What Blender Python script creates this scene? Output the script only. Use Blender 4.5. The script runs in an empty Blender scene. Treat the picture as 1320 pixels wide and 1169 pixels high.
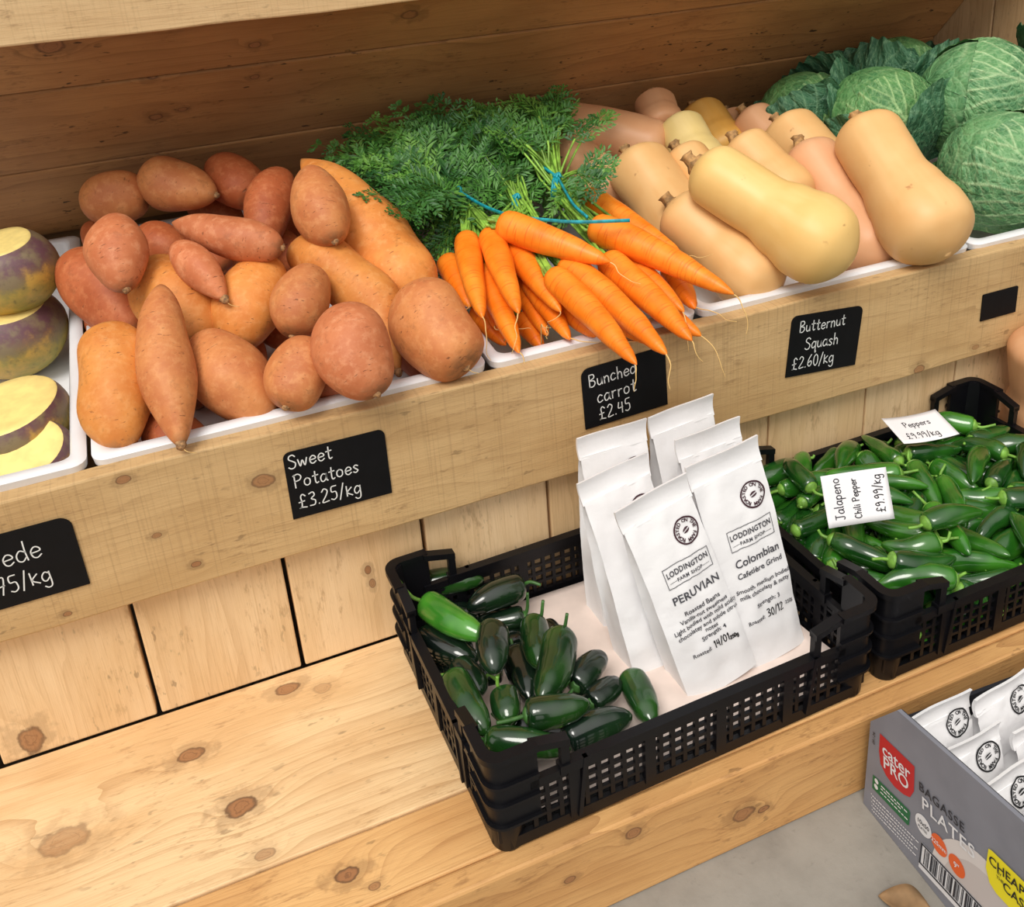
import bpy, bmesh, math, random
import numpy as np
from mathutils import Vector, Matrix, noise as mnoise

scene = bpy.context.scene
COL = scene.collection
FLOOR = 0.0988            # the bench top stands this far above the floor; everything is lifted by it at the end
rng = random.Random(11)

# ------------------------------------------------------------------ camera
CAM_LOC = (-0.15402918, -0.87460088, 0.76737103)
YAW, PITCH, ROLL = 0.36574056, 0.38697086, -0.07233167
F_PX, PPX, PPY = 1256.0818, 674.7662, 369.3377
fwd = Vector((math.sin(YAW) * math.cos(PITCH), math.cos(YAW) * math.cos(PITCH), -math.sin(PITCH)))
r0 = Vector((math.cos(YAW), -math.sin(YAW), 0))
u0 = r0.cross(fwd)
right = math.cos(ROLL) * r0 + math.sin(ROLL) * u0
up = -math.sin(ROLL) * r0 + math.cos(ROLL) * u0
cam_data = bpy.data.cameras.new('camera')
cam = bpy.data.objects.new('camera', cam_data)
COL.objects.link(cam)
M = Matrix((right, up, -fwd)).transposed().to_4x4()
M.translation = Vector(CAM_LOC)
cam.matrix_world = M
cam_data.sensor_fit = 'HORIZONTAL'
cam_data.sensor_width = 36.0
cam_data.lens = F_PX / 1320 * 36.0
cam_data.shift_x = -(PPX - 660.0) / 1320.0
cam_data.shift_y = -(584.5 - PPY) / 1320.0
cam_data.clip_start = 0.02
scene.camera = cam

# ------------------------------------------------------------------ light: open shop front, soft daylight from the front
scene.view_settings.view_transform = 'Standard'
scene.view_settings.look = 'None'
scene.view_settings.gamma = 1.0
scene.view_settings.use_curve_mapping = False
scene.view_settings.exposure = -0.1

world = bpy.data.worlds.new('daylight')
scene.world = world
world.use_nodes = True
wn, wl = world.node_tree.nodes, world.node_tree.links
wn.clear()
w_out = wn.new('ShaderNodeOutputWorld')
w_bg = wn.new('ShaderNodeBackground')
w_tc = wn.new('ShaderNodeTexCoord')
w_dot = wn.new('ShaderNodeVectorMath'); w_dot.operation = 'DOT_PRODUCT'
w_dot.inputs[1].default_value = Vector((-0.28, -0.52, 0.80)).normalized()
w_map = wn.new('ShaderNodeMapRange')
w_map.interpolation_type = 'SMOOTHSTEP'
for i, v in ((1, 0.12), (2, 0.95), (3, 0.03), (4, 1.30)):
    w_map.inputs[i].default_value = v
w_bg.inputs['Color'].default_value = (1.0, 0.97, 0.93, 1)
wl.new(w_tc.outputs['Generated'], w_dot.inputs[0])
wl.new(w_dot.outputs['Value'], w_map.inputs[0])
wl.new(w_map.outputs[0], w_bg.inputs['Strength'])
wl.new(w_bg.outputs[0], w_out.inputs['Surface'])

sun_data = bpy.data.lights.new('sun', 'SUN')
sun_data.energy = 2.35
sun_data.angle = math.radians(26)
sun_data.color = (1.0, 0.96, 0.9)
sun = bpy.data.objects.new('sun', sun_data)
COL.objects.link(sun)
sun.rotation_euler = Vector((0.40, 0.50, -0.92)).to_track_quat('-Z', 'Y').to_euler()
sun.location = (-1.0, -1.5, 2.0)

# ------------------------------------------------------------------ helpers: objects
def lin(c, k=1.0):
    r = []
    for v in c[:3]:
        v = v / 255.0
        r.append((v / 12.92 if v <= 0.04045 else ((v + 0.055) / 1.055) ** 2.4) * k)
    return (r[0], r[1], r[2], 1.0)

def tag(o, label=None, cat=None, group=None, kind=None):
    if label: o['label'] = label
    if cat: o['category'] = cat
    if group: o['group'] = group
    if kind: o['kind'] = kind
    return o

def thing(name, loc, label=None, cat=None, group=None, kind=None):
    o = bpy.data.objects.new(name, None)
    o.empty_display_size = 0.03
    COL.objects.link(o)
    o.location = loc
    return tag(o, label, cat, group, kind)

def wloc(o):
    v = Vector((0, 0, 0))
    while o is not None:
        v += o.location
        o = o.parent
    return v

def obj(name, V, F, mat, parent=None, origin=None, smooth=True, attrs=None, angle=None, local=False):
    """One mesh object. V in world coordinates; the object keeps an origin at its base (or at its parent's)."""
    V = np.asarray(V, float)
    if not local:
        if parent is not None:
            off = np.array(wloc(parent))
            loc = (0, 0, 0)
        else:
            if origin is None:
                origin = ((V[:, 0].min() + V[:, 0].max()) / 2, (V[:, 1].min() + V[:, 1].max()) / 2, V[:, 2].min())
            off = np.array(origin)
            loc = origin
        V = V - off
    me = bpy.data.meshes.new(name)
    me.from_pydata([tuple(v) for v in V], [], F)
    me.validate(verbose=False)
    if attrs:
        for an, (ty, data) in attrs.items():
            at = me.attributes.new(an, ty, 'POINT')
            if ty == 'FLOAT':
                at.data.foreach_set('value', np.asarray(data, np.float32).ravel())
            else:
                at.data.foreach_set('vector', np.asarray(data, np.float32).ravel())
    me.update()
    if mat is not None:
        me.materials.append(mat)
    if smooth:
        me.polygons.foreach_set('use_smooth', [True] * len(me.polygons))
        if angle is not None:
            me.set_sharp_from_angle(angle=math.radians(angle))
    o = bpy.data.objects.new(name, me)
    COL.objects.link(o)
    if not local:
        o.location = loc
    if parent is not None:
        o.parent = parent
    return o

class MB:
    """collects pieces of one part"""
    def __init__(self):
        self.V, self.F = [], []
        self.n = 0
    def add(self, V, F):
        V = [tuple(v) for v in V]
        self.V += V
        self.F += [tuple(i + self.n for i in f) for f in F]
        self.n += len(V)
    def box(self, x0, x1, y0, y1, z0, z1):
        self.add([(x0, y0, z0), (x1, y0, z0), (x1, y1, z0), (x0, y1, z0), (x0, y0, z1), (x1, y0, z1), (x1, y1, z1), (x0, y1, z1)],
                 [(0, 3, 2, 1), (4, 5, 6, 7), (0, 1, 5, 4), (1, 2, 6, 5), (2, 3, 7, 6), (3, 0, 4, 7)])
    def map(self, fn):
        self.V = [fn(*v) for v in self.V]
        return self
    def obj(self, name, mat, parent=None, **k):
        return obj(name, self.V, self.F, mat, parent, **k)

def bevel(o, w, seg=2):
    m = o.modifiers.new('bevel', 'BEVEL')
    m.width = w; m.segments = seg; m.limit_method = 'ANGLE'; m.angle_limit = math.radians(40)
    return o

def catmull(P, n):
    P = [Vector(p) for p in P]
    if len(P) == 2:
        return [P[0].lerp(P[1], i / (n - 1)) for i in range(n)]
    Q = [2 * P[0] - P[1]] + P + [2 * P[-1] - P[-2]]
    seg = len(P) - 1
    out = []
    for i in range(n):
        t = i / (n - 1) * seg
        k = min(int(t), seg - 1); t -= k
        a, b, c, d = Q[k:k + 4]
        out.append(0.5 * ((2 * b) + (c - a) * t + (2 * a - 5 * b + 4 * c - d) * t * t + (3 * b - a - 3 * c + d) * t ** 3))
    return out

def frames(P):
    T = []
    for i in range(len(P)):
        a, b = P[max(i - 1, 0)], P[min(i + 1, len(P) - 1)]
        t = (b - a)
        T.append(t.normalized() if t.length > 1e-9 else Vector((0, 0, 1)))
    ref = Vector((0, 0, 1)) if abs(T[0].z) < 0.85 else Vector((0, 1, 0))
    n = (ref - ref.dot(T[0]) * T[0]).normalized()
    N = []
    for t in T:
        n = (n - n.dot(t) * t)
        n = n.normalized() if n.length > 1e-6 else t.orthogonal().normalized()
        N.append(n)
    return T, N

def sweep(P, R, nseg=24, lump=0.0, lscale=20.0, seed=0.0, shape=None, closed=True):
    """tube along P with radius R[i]; returns V, F and an along/around coordinate per vertex"""
    T, N = frames(P)
    V, F, A = [], [], []
    L = 0.0
    n = len(P)
    for i in range(n):
        if i: L += (P[i] - P[i - 1]).length
        B = T[i].cross(N[i])
        for j in range(nseg):
            a = 2 * math.pi * j / nseg
            dr = N[i] * math.cos(a) + B * math.sin(a)
            r = R[i]
            if shape: r *= shape(i / (n - 1), a)
            p = P[i] + dr * r
            if lump:
                k = mnoise.noise(Vector((p.x * lscale + seed, p.y * lscale, p.z * lscale)))
                p = p + dr * r * lump * k
            V.append(p)
            A.append((L, math.cos(a) * R[i], math.sin(a) * R[i]))
    for i in range(n - 1):
        for j in range(nseg):
            k = (j + 1) % nseg
            F.append((i * nseg + j, i * nseg + k, (i + 1) * nseg + k, (i + 1) * nseg + j))
    if closed:
        V.append(P[0].copy()); A.append((0, 0, 0))
        V.append(P[-1].copy()); A.append((L, 0, 0))
        a, b = len(V) - 2, len(V) - 1
        for j in range(nseg):
            k = (j + 1) % nseg
            F.append((a, k, j))
            F.append((b, (n - 1) * nseg + j, (n - 1) * nseg + k))
    return [tuple(v) for v in V], F, A

def tube(mb, pts, r0_, r1_=None, n=None, nseg=6):
    r1_ = r0_ if r1_ is None else r1_
    n = n or max(2, 4 * (len(pts) - 1) + 1)
    P = catmull(pts, n)
    R = [r0_ + (r1_ - r0_) * i / (n - 1) for i in range(n)]
    V, F, _ = sweep(P, R, nseg)
    mb.add(V, F)

# ------------------------------------------------------------------ helpers: materials
class NT:
    def __init__(self, name):
        self.m = bpy.data.materials.new(name)
        self.m.use_nodes = True
        self.t = self.m.node_tree
        self.n, self.l = self.t.nodes, self.t.links
        self.bsdf = self.n['Principled BSDF']
    def node(self, ty, **k):
        nd = self.n.new(ty)
        for a, b in k.items(): setattr(nd, a, b)
        return nd
    def put(self, sock, v):
        if v is None: return
        if isinstance(v, bpy.types.NodeSocket): self.l.new(v, sock)
        else: sock.default_value = v
    def math(self, op, a, b=None, c=None, clamp=False):
        nd = self.node('ShaderNodeMath', operation=op, use_clamp=clamp)
        for i, v in enumerate((a, b, c)): self.put(nd.inputs[i], v)
        return nd.outputs[0]
    def vmul(self, a, v):
        nd = self.node('ShaderNodeVectorMath', operation='MULTIPLY')
        self.put(nd.inputs[0], a); self.put(nd.inputs[1], v)
        return nd.outputs[0]
    def vadd(self, a, v):
        nd = self.node('ShaderNodeVectorMath', operation='ADD')
        self.put(nd.inputs[0], a); self.put(nd.inputs[1], v)
        return nd.outputs[0]
    def co(self, which='Object'):
        return self.node('ShaderNodeTexCoord').outputs[which]
    def attr(self, name, out='Vector'):
        return self.node('ShaderNodeAttribute', attribute_name=name).outputs[out]
    def rand(self):
        return self.node('ShaderNodeObjectInfo').outputs['Random']
    def noise(self, vec, scale, detail=3.0, rough=0.55):
        nd = self.node('ShaderNodeTexNoise')
        self.put(nd.inputs['Vector'], vec)
        nd.inputs['Scale'].default_value = scale
        nd.inputs['Detail'].default_value = detail
        nd.inputs['Roughness'].default_value = rough
        return nd.outputs['Fac']
    def voro(self, vec, scale, feature='F1'):
        nd = self.node('ShaderNodeTexVoronoi', feature=feature)
        self.put(nd.inputs['Vector'], vec)
        nd.inputs['Scale'].default_value = scale
        return nd.outputs['Distance']
    def range(self, v, a, b, c=0.0, d=1.0):
        nd = self.node('ShaderNodeMapRange', interpolation_type='SMOOTHSTEP')
        self.put(nd.inputs[0], v)
        for i, x in zip((1, 2, 3, 4), (a, b, c, d)): nd.inputs[i].default_value = x
        return nd.outputs[0]
    def mix(self, f, a, b, mode='MIX'):
        nd = self.node('ShaderNodeMix', data_type='RGBA', blend_type=mode)
        self.put(nd.inputs[0], f); self.put(nd.inputs[6], a); self.put(nd.inputs[7], b)
        return nd.outputs[2]
    def bump(self, h, strength=0.3, dist=0.002, prev=None):
        nd = self.node('ShaderNodeBump')
        nd.inputs['Strength'].default_value = strength
        nd.inputs['Distance'].default_value = dist
        self.put(nd.inputs['Height'], h)
        if prev is not None: self.l.new(prev, nd.inputs['Normal'])
        return nd.outputs[0]
    def out(self, color=None, rough=0.5, normal=None, **k):
        self.put(self.bsdf.inputs['Base Color'], color)
        self.put(self.bsdf.inputs['Roughness'], rough)
        if normal is not None: self.put(self.bsdf.inputs['Normal'], normal)
        for a, b in k.items(): self.put(self.bsdf.inputs[a.replace('_', ' ')], b)
        return self.m

def plain(name, c, rough=0.5, var=0.0, scale=30, bump=0.0, **k):
    t = NT(name)
    col = lin(c)
    nrm = None
    if var or bump:
        nz = t.noise(t.co(), scale)
        if var:
            col = t.mix(t.range(nz, 0.3, 0.7), lin([v * (1 - var) for v in c]), lin([min(255, v * (1 + var)) for v in c]))
        if bump: nrm = t.bump(nz, bump, 0.002)
    return t.out(col, rough, nrm, **k)

def wood(name, light, mid, dark, knots=(), freq=70.0, seed=0.0, grain=0.5, saw=0.0, specks=0.35, rough=0.62):
    """pine board: local x runs along the grain, local y across it"""
    t = NT(name)
    co = t.vadd(t.co(), (0, 0, 0))
    cs = t.vadd(co, (seed * 1.37, seed * 0.71, seed))
    if seed == 'r':
        pass
    sep = t.node('ShaderNodeSeparateXYZ'); t.l.new(co, sep.inputs[0])
    x, y = sep.outputs[0], sep.outputs[1]
    warp = t.noise(t.vmul(cs, (2.2, 9.0, 9.0)), 1.0, 2.0)
    yy = t.math('MULTIPLY_ADD', warp, 0.085, y)
    core, halo, dirt = None, None, None
    for (kx, ky, r, st) in knots:
        r = r * 0.82
        dx = t.math('MULTIPLY', t.math('SUBTRACT', x, kx), 0.66)
        dy = t.math('SUBTRACT', y, ky)
        d2 = t.math('ADD', t.math('MULTIPLY', dx, dx), t.math('MULTIPLY', dy, dy))
        e = t.math('EXPONENT', t.math('MULTIPLY', d2, -1.0 / (2.8 * r) ** 2))
        yy = t.math('MULTIPLY_ADD', e, r * 3.6, yy)
        jit = t.math('SUBTRACT', t.noise(cs, 70.0, 3.0), 0.5)
        jd = t.math('MULTIPLY_ADD', jit, r * r * 2.4, d2)
        c = t.range(jd, r * r * 0.7, r * r * 1.5, st, 0.0)
        h = t.range(t.math('ABSOLUTE', t.math('SUBTRACT', jd, r * r * 1.15)), 0.0, r * r * 0.55, st * 0.8, 0.0)
        rg = t.math('MULTIPLY', t.range(t.math('SINE', t.math('MULTIPLY', t.math('SQRT', t.math('MAXIMUM', jd, 0.0)), 15.0 / r)), 0.2, 1.0, 0.0, 0.4), c)
        h = t.math('MAXIMUM', h, rg)
        dd = t.range(t.math('MULTIPLY_ADD', jit, r * r * 22.0, d2), r * r * 2.0, r * r * 7.0, st * 0.38, 0.0)
        core = c if core is None else t.math('MAXIMUM', core, c)
        halo = h if halo is None else t.math('MAXIMUM', halo, h)
        dirt = dd if dirt is None else t.math('MAXIMUM', dirt, dd)
    wob = t.noise(t.vmul(cs, (3.0, 22.0, 22.0)), 1.0, 2.0)
    ph = t.math('MULTIPLY_ADD', wob, 1.8, t.math('MULTIPLY', yy, freq))
    fr = t.math('FRACT', ph)
    s = t.math('POWER', fr, 5.0)                                   # slow rise, sharp fall: late wood lines
    ph2 = t.math('FRACT', t.math('MULTIPLY', ph, 3.0))
    s2 = t.math('MULTIPLY', t.math('POWER', ph2, 3.0), 0.35)
    amp = t.noise(t.vmul(cs, (2.5, 16.0, 16.0)), 1.0, 2.0)
    s = t.math('MULTIPLY', t.math('MAXIMUM', s, s2), t.range(amp, 0.30, 0.66, 0.18, 1.0))
    fib = t.noise(t.vmul(cs, (16.0, 560.0, 560.0)), 1.0, 3.0)
    blot = t.noise(t.vmul(cs, (5.0, 13.0, 13.0)), 1.0, 4.0, 0.6)
    fuzz = t.noise(t.vmul(cs, (45.0, 160.0, 160.0)), 1.0, 3.0, 0.7)
    col = t.mix(t.range(blot, 0.34, 0.68), lin(light), lin([a * 0.5 + b * 0.5 for a, b in zip(light, mid)]))
    col = t.mix(t.math('MULTIPLY', s, grain), col, lin([a * 0.55 + b * 0.45 for a, b in zip(mid, dark)]))
    col = t.mix(t.range(fib, 0.48, 0.78, 0.0, 0.38), col, lin([a * 0.5 + b * 0.5 for a, b in zip(mid, dark)]))
    fz = t.math('MULTIPLY', t.range(fuzz, 0.52, 0.72, 0.0, 0.5), t.range(t.noise(cs, 13.0, 2.0), 0.44, 0.62))
    col = t.mix(fz, col, lin(dark))
    if specks:
        sp = t.noise(t.vmul(cs, (60.0, 150.0, 150.0)), 1.0, 2.0)
        spm = t.math('MULTIPLY', t.range(sp, 0.64, 0.72, 0.0, specks), t.range(t.noise(cs, 9.0, 1.0), 0.47, 0.6))
        col = t.mix(spm, col, lin([v * 0.4 for v in dark]))
    if saw:
        sw = t.noise(t.vmul(cs, (420.0, 6.0, 6.0)), 1.0, 2.0)
        col = t.mix(t.range(sw, 0.5, 0.75, 0.0, saw), col, lin([v * 0.75 for v in mid]))
    if core is not None:
        col = t.mix(dirt, col, lin([v * 0.85 for v in dark]))
        col = t.mix(core, col, lin((158, 108, 68)))
        col = t.mix(halo, col, lin((84, 54, 34)))
    nrm = t.bump(t.math('MULTIPLY_ADD', s, -0.6, t.math('ADD', fib, fuzz)), 0.22, 0.0013)
    return t.out(col, rough, nrm)

M_ = {}
M_['white_plastic'] = plain('white_plastic', (226, 226, 228), 0.32, 0.02, 12, Specular_IOR_Level=0.5)
M_['black_plastic'] = plain('black_plastic', (11, 11, 15), 0.40, 0.10, 40, 0.05, Specular_IOR_Level=0.3)
M_['slate'] = plain('slate', (10, 11, 14), 0.65, 0.12, 60, 0.04, Specular_IOR_Level=0.2)
M_['chalk'] = plain('chalk', (222, 224, 222), 0.9)
M_['white_card'] = plain('white_card', (232, 230, 232), 0.7)
M_['ink'] = plain('ink', (28, 28, 34), 0.7)
M_['print_grey'] = plain('print_grey', (70, 70, 76), 0.7)
M_['print_maroon'] = plain('print_maroon', (58, 22, 34), 0.7)
M_['print_black'] = plain('print_black', (24, 24, 27), 0.7)
M_['blue_twine'] = plain('blue_twine', (28, 148, 160), 0.45, 0.15, 120)
M_['grey_twine'] = plain('grey_twine', (120, 160, 172), 0.45, 0.1, 120)
M_['root_hair'] = plain('root_hair', (224, 186, 118), 0.7)
M_['stalk'] = plain('stalk', (134, 176, 70), 0.45, 0.2, 60)
M_['stalk_dark'] = plain('stalk_dark', (64, 110, 42), 0.5, 0.2, 60)
M_['screw'] = plain('screw', (92, 88, 82), 0.4, 0.1, 200, Metallic=0.7)
M_['paper_liner'] = plain('paper_liner', (226, 208, 198), 0.85, 0.03, 25, 0.1)
M_['dry_leaf'] = plain('dry_leaf', (142, 112, 78), 0.8, 0.12, 40, 0.2)

def leaf_mat(name, a, b):
    t = NT(name)
    nz = t.noise(t.co(), 38.0, 3.0)
    c = t.mix(t.range(nz, 0.3, 0.7), lin(a), lin(b))
    return t.out(c, 0.5, None)
M_['frond'] = [leaf_mat('carrot_leaf', (44, 98, 34), (84, 138, 54)), leaf_mat('carrot_leaf_deep', (30, 80, 32), (62, 114, 46)), leaf_mat('carrot_leaf_light', (70, 124, 40), (112, 160, 66))]

def potato_mat(name, a, b, c):
    t = NT(name)
    co = t.co()
    ring = t.attr('ring')
    big = t.noise(co, 26.0, 4.0)
    col = t.mix(t.range(big, 0.32, 0.68), lin(a), lin(b))
    mot = t.noise(co, 95.0, 4.0, 0.65)
    col = t.mix(t.range(mot, 0.46, 0.70, 0.0, 0.5), col, lin(c))
    st = t.noise(t.vmul(ring, (480.0, 130.0, 130.0)), 1.0, 2.0)
    stm = t.math('MULTIPLY', t.range(st, 0.64, 0.72, 0.0, 0.75), t.range(t.noise(co, 40.0, 1.0), 0.42, 0.6))
    col = t.mix(stm, col, lin((112, 66, 40)))
    dk = t.noise(co, 55.0, 4.0, 0.7)
    col = t.mix(t.range(dk, 0.54, 0.72, 0.0, 0.42), col, lin([v * 0.74 for v in a]))
    ends = t.attr('ends', 'Fac')
    col = t.mix(t.math('MULTIPLY', ends, t.range(mot, 0.35, 0.62, 0.2, 0.9)), col, lin((126, 84, 52)))
    rnd = t.node('ShaderNodeHueSaturation')
    t.put(rnd.inputs['Value'], t.math('MULTIPLY_ADD', t.rand(), 0.16, 0.94))
    t.put(rnd.inputs['Color'], col)
    rib = t.noise(t.vmul(ring, (170.0, 22.0, 22.0)), 1.0, 2.0)
    nb = t.bump(t.math('MULTIPLY_ADD', stm, -1.2, mot), 0.35, 0.0018)
    nb = t.bump(rib, 0.2, 0.002, nb)
    return t.out(rnd.outputs[0], 0.56, nb, Specular_IOR_Level=0.35)
M_['potato'] = [potato_mat('potato_brown', (188, 112, 66), (208, 136, 80), (220, 156, 102)),
                potato_mat('potato_pink', (186, 106, 66), (204, 126, 82), (222, 156, 114)),
                potato_mat('potato_red', (166, 84, 46), (186, 102, 60), (204, 130, 84)),
                potato_mat('potato_orange', (206, 124, 56), (222, 146, 72), (228, 164, 100))]
M_['potato_nub'] = plain('potato_nub', (150, 112, 74), 0.8, 0.25, 300, 0.4)

def carrot_mat():
    t = NT('carrot_skin')
    co = t.co(); ring = t.attr('ring')
    big = t.noise(co, 30.0, 3.0)
    col = t.mix(t.range(big, 0.3, 0.7), lin((240, 122, 20)), lin((248, 148, 42)))
    rg = t.noise(t.vmul(ring, (420.0, 30.0, 30.0)), 1.0, 2.0)
    col = t.mix(t.range(rg, 0.55, 0.68, 0.0, 0.6), col, lin((222, 92, 8)))
    nb = t.bump(rg, 0.22, 0.0014)
    return t.out(col, 0.42, nb, Specular_IOR_Level=0.4)
M_['carrot'] = carrot_mat()

def squash_mat(name, a, b, c):
    t = NT(name)
    co = t.co(); ring = t.attr('ring')
    big = t.noise(co, 15.0, 3.0)
    col = t.mix(t.range(big, 0.3, 0.7), lin(a), lin(b))
    stp = t.noise(t.vmul(ring, (7.0, 42.0, 42.0)), 1.0, 2.0)
    col = t.mix(t.range(stp, 0.46, 0.7, 0.0, 0.45), col, lin(c))
    sp = t.noise(co, 70.0, 2.0)
    spm = t.math('MULTIPLY', t.range(sp, 0.69, 0.76, 0.0, 0.65), t.range(t.noise(co, 18.0, 1.0), 0.5, 0.62))
    col = t.mix(spm, col, lin((166, 112, 66)))
    nb = t.bump(t.noise(co, 60.0, 2.0), 0.06, 0.002)
    return t.out(col, 0.44, nb, Specular_IOR_Level=0.4)
M_['squash'] = [squash_mat('squash_tan', (222, 172, 110), (228, 182, 122), (232, 190, 132)),
                squash_mat('squash_yellow', (230, 186, 112), (234, 194, 122), (238, 202, 136)),
                squash_mat('squash_pink', (216, 160, 116), (222, 168, 124), (226, 178, 136)),
                squash_mat('squash_cream', (226, 200, 130), (230, 206, 140), (234, 210, 150)),
                squash_mat('squash_gold', (222, 166, 78), (228, 178, 92), (232, 186, 104))]
M_['squash_stem'] = plain('squash_stem', (162, 124, 78), 0.8, 0.22, 120, 0.4)

def pepper_mat(name, a, b, rough):
    t = NT(name)
    co = t.co()
    nz = t.noise(co, 24.0, 2.0)
    col = t.mix(t.range(nz, 0.36, 0.66), lin(a), lin(b))
    h = t.node('ShaderNodeHueSaturation')
    t.put(h.inputs['Value'], t.math('MULTIPLY_ADD', t.rand(), 0.5, 0.75))
    t.put(h.inputs['Color'], col)
    nb = t.bump(t.noise(co, 60.0, 2.0), 0.08, 0.002)
    return t.out(h.outputs[0], rough, nb, Coat_Weight=0.7, Coat_Roughness=0.08)
M_['jalapeno'] = [pepper_mat('jalapeno_green', (18, 50, 20), (36, 76, 26), 0.2),
                  pepper_mat('jalapeno_bright', (44, 104, 28), (66, 130, 38), 0.22),
                  pepper_mat('jalapeno_dark', (14, 28, 20), (24, 48, 25), 0.2),
                  pepper_mat('jalapeno_black', (10, 18, 15), (17, 33, 20), 0.18)]
M_['chilli'] = [pepper_mat('chilli_green', (30, 84, 20), (56, 118, 30), 0.24),
                pepper_mat('chilli_deep', (20, 64, 20), (38, 92, 26), 0.24)]
M_['pepper_stem'] = plain('pepper_stem', (112, 158, 62), 0.45, 0.15, 90)
M_['pepper_stem_dark'] = plain('pepper_stem_dark', (62, 104, 48), 0.45, 0.15, 90)

def swede_mat():
    t = NT('swede_skin')
    co = t.co()
    up_ = t.attr('crown', 'Fac')
    nz = t.noise(co, 32.0, 4.0, 0.65)
    hh = t.math('MULTIPLY_ADD', t.math('SUBTRACT', nz, 0.5), 0.7, up_)
    low = t.mix(t.range(nz, 0.35, 0.65), lin((196, 158, 74)), lin((150, 140, 66)))
    top = t.mix(t.range(nz, 0.4, 0.62), lin((104, 70, 78)), lin((128, 112, 84)))
    col = t.mix(t.range(hh, 0.42, 0.66), low, top)
    fin = t.noise(co, 150.0, 3.0)
    col = t.mix(t.range(fin, 0.55, 0.75, 0.0, 0.5), col, lin((84, 70, 52)))
    return t.out(col, 0.5, t.bump(fin, 0.15, 0.001))
M_['swede'] = swede_mat()
M_['swede_flesh'] = plain('swede_flesh', (240, 216, 134), 0.5, 0.05, 45, 0.08)

def cabbage_mat(name, a, b, vein):
    t = NT(name)
    uv = t.attr('luv')
    v = t.attr('vein', 'Fac')
    e1 = t.voro(uv, 15.0, 'DISTANCE_TO_EDGE')
    e2 = t.voro(uv, 40.0, 'DISTANCE_TO_EDGE')
    net = t.math('MULTIPLY', t.range(e1, 0.0, 0.10, 1.0, 0.0), 0.42)
    net2 = t.math('MULTIPLY', t.range(e2, 0.0, 0.16, 1.0, 0.0), 0.25)
    nz = t.noise(uv, 3.5, 3.0)
    col = t.mix(t.range(nz, 0.3, 0.7), lin(a), lin(b))
    col = t.mix(t.math('MAXIMUM', net, net2), col, lin([0.45 * q + 0.55 * w for q, w in zip(vein, b)]))
    col = t.mix(v, col, lin(vein))
    h = t.math('MULTIPLY_ADD', e1, 2.2, t.math('MULTIPLY', e2, 0.9))
    nb = t.bump(h, 0.55, 0.004)
    return t.out(col, 0.55, nb, Specular_IOR_Level=0.35)
M_['cabbage'] = [cabbage_mat('savoy_inner', (70, 122, 80), (96, 148, 94), (196, 220, 168)),
                 cabbage_mat('savoy_mid', (64, 116, 68), (88, 140, 78), (180, 210, 146)),
                 cabbage_mat('savoy_outer', (40, 84, 60), (60, 108, 74), (124, 162, 122))]

def bag_mat():
    t = NT('white_paper_bag')
    co = t.co()
    nz = t.noise(co, 34.0, 4.0)
    cr = t.noise(t.vmul(co, (20.0, 20.0, 45.0)), 1.0, 3.0)
    nb = t.bump(t.math('ADD', nz, cr), 0.22, 0.004)
    return t.out(lin((238, 237, 238)), 0.45, nb)
M_['bag'] = bag_mat()

def concrete_mat():
    t = NT('concrete')
    co = t.co()
    a = t.noise(co, 7.0, 5.0, 0.65); b = t.noise(co, 90.0, 4.0, 0.7)
    col = t.mix(t.range(a, 0.3, 0.7), lin((126, 121, 113)), lin((150, 145, 136)))
    col = t.mix(t.range(b, 0.58, 0.75, 0.0, 0.35), col, lin((96, 91, 84)))
    return t.out(col, 0.85, t.bump(b, 0.25, 0.002))
M_['concrete'] = concrete_mat()

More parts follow.
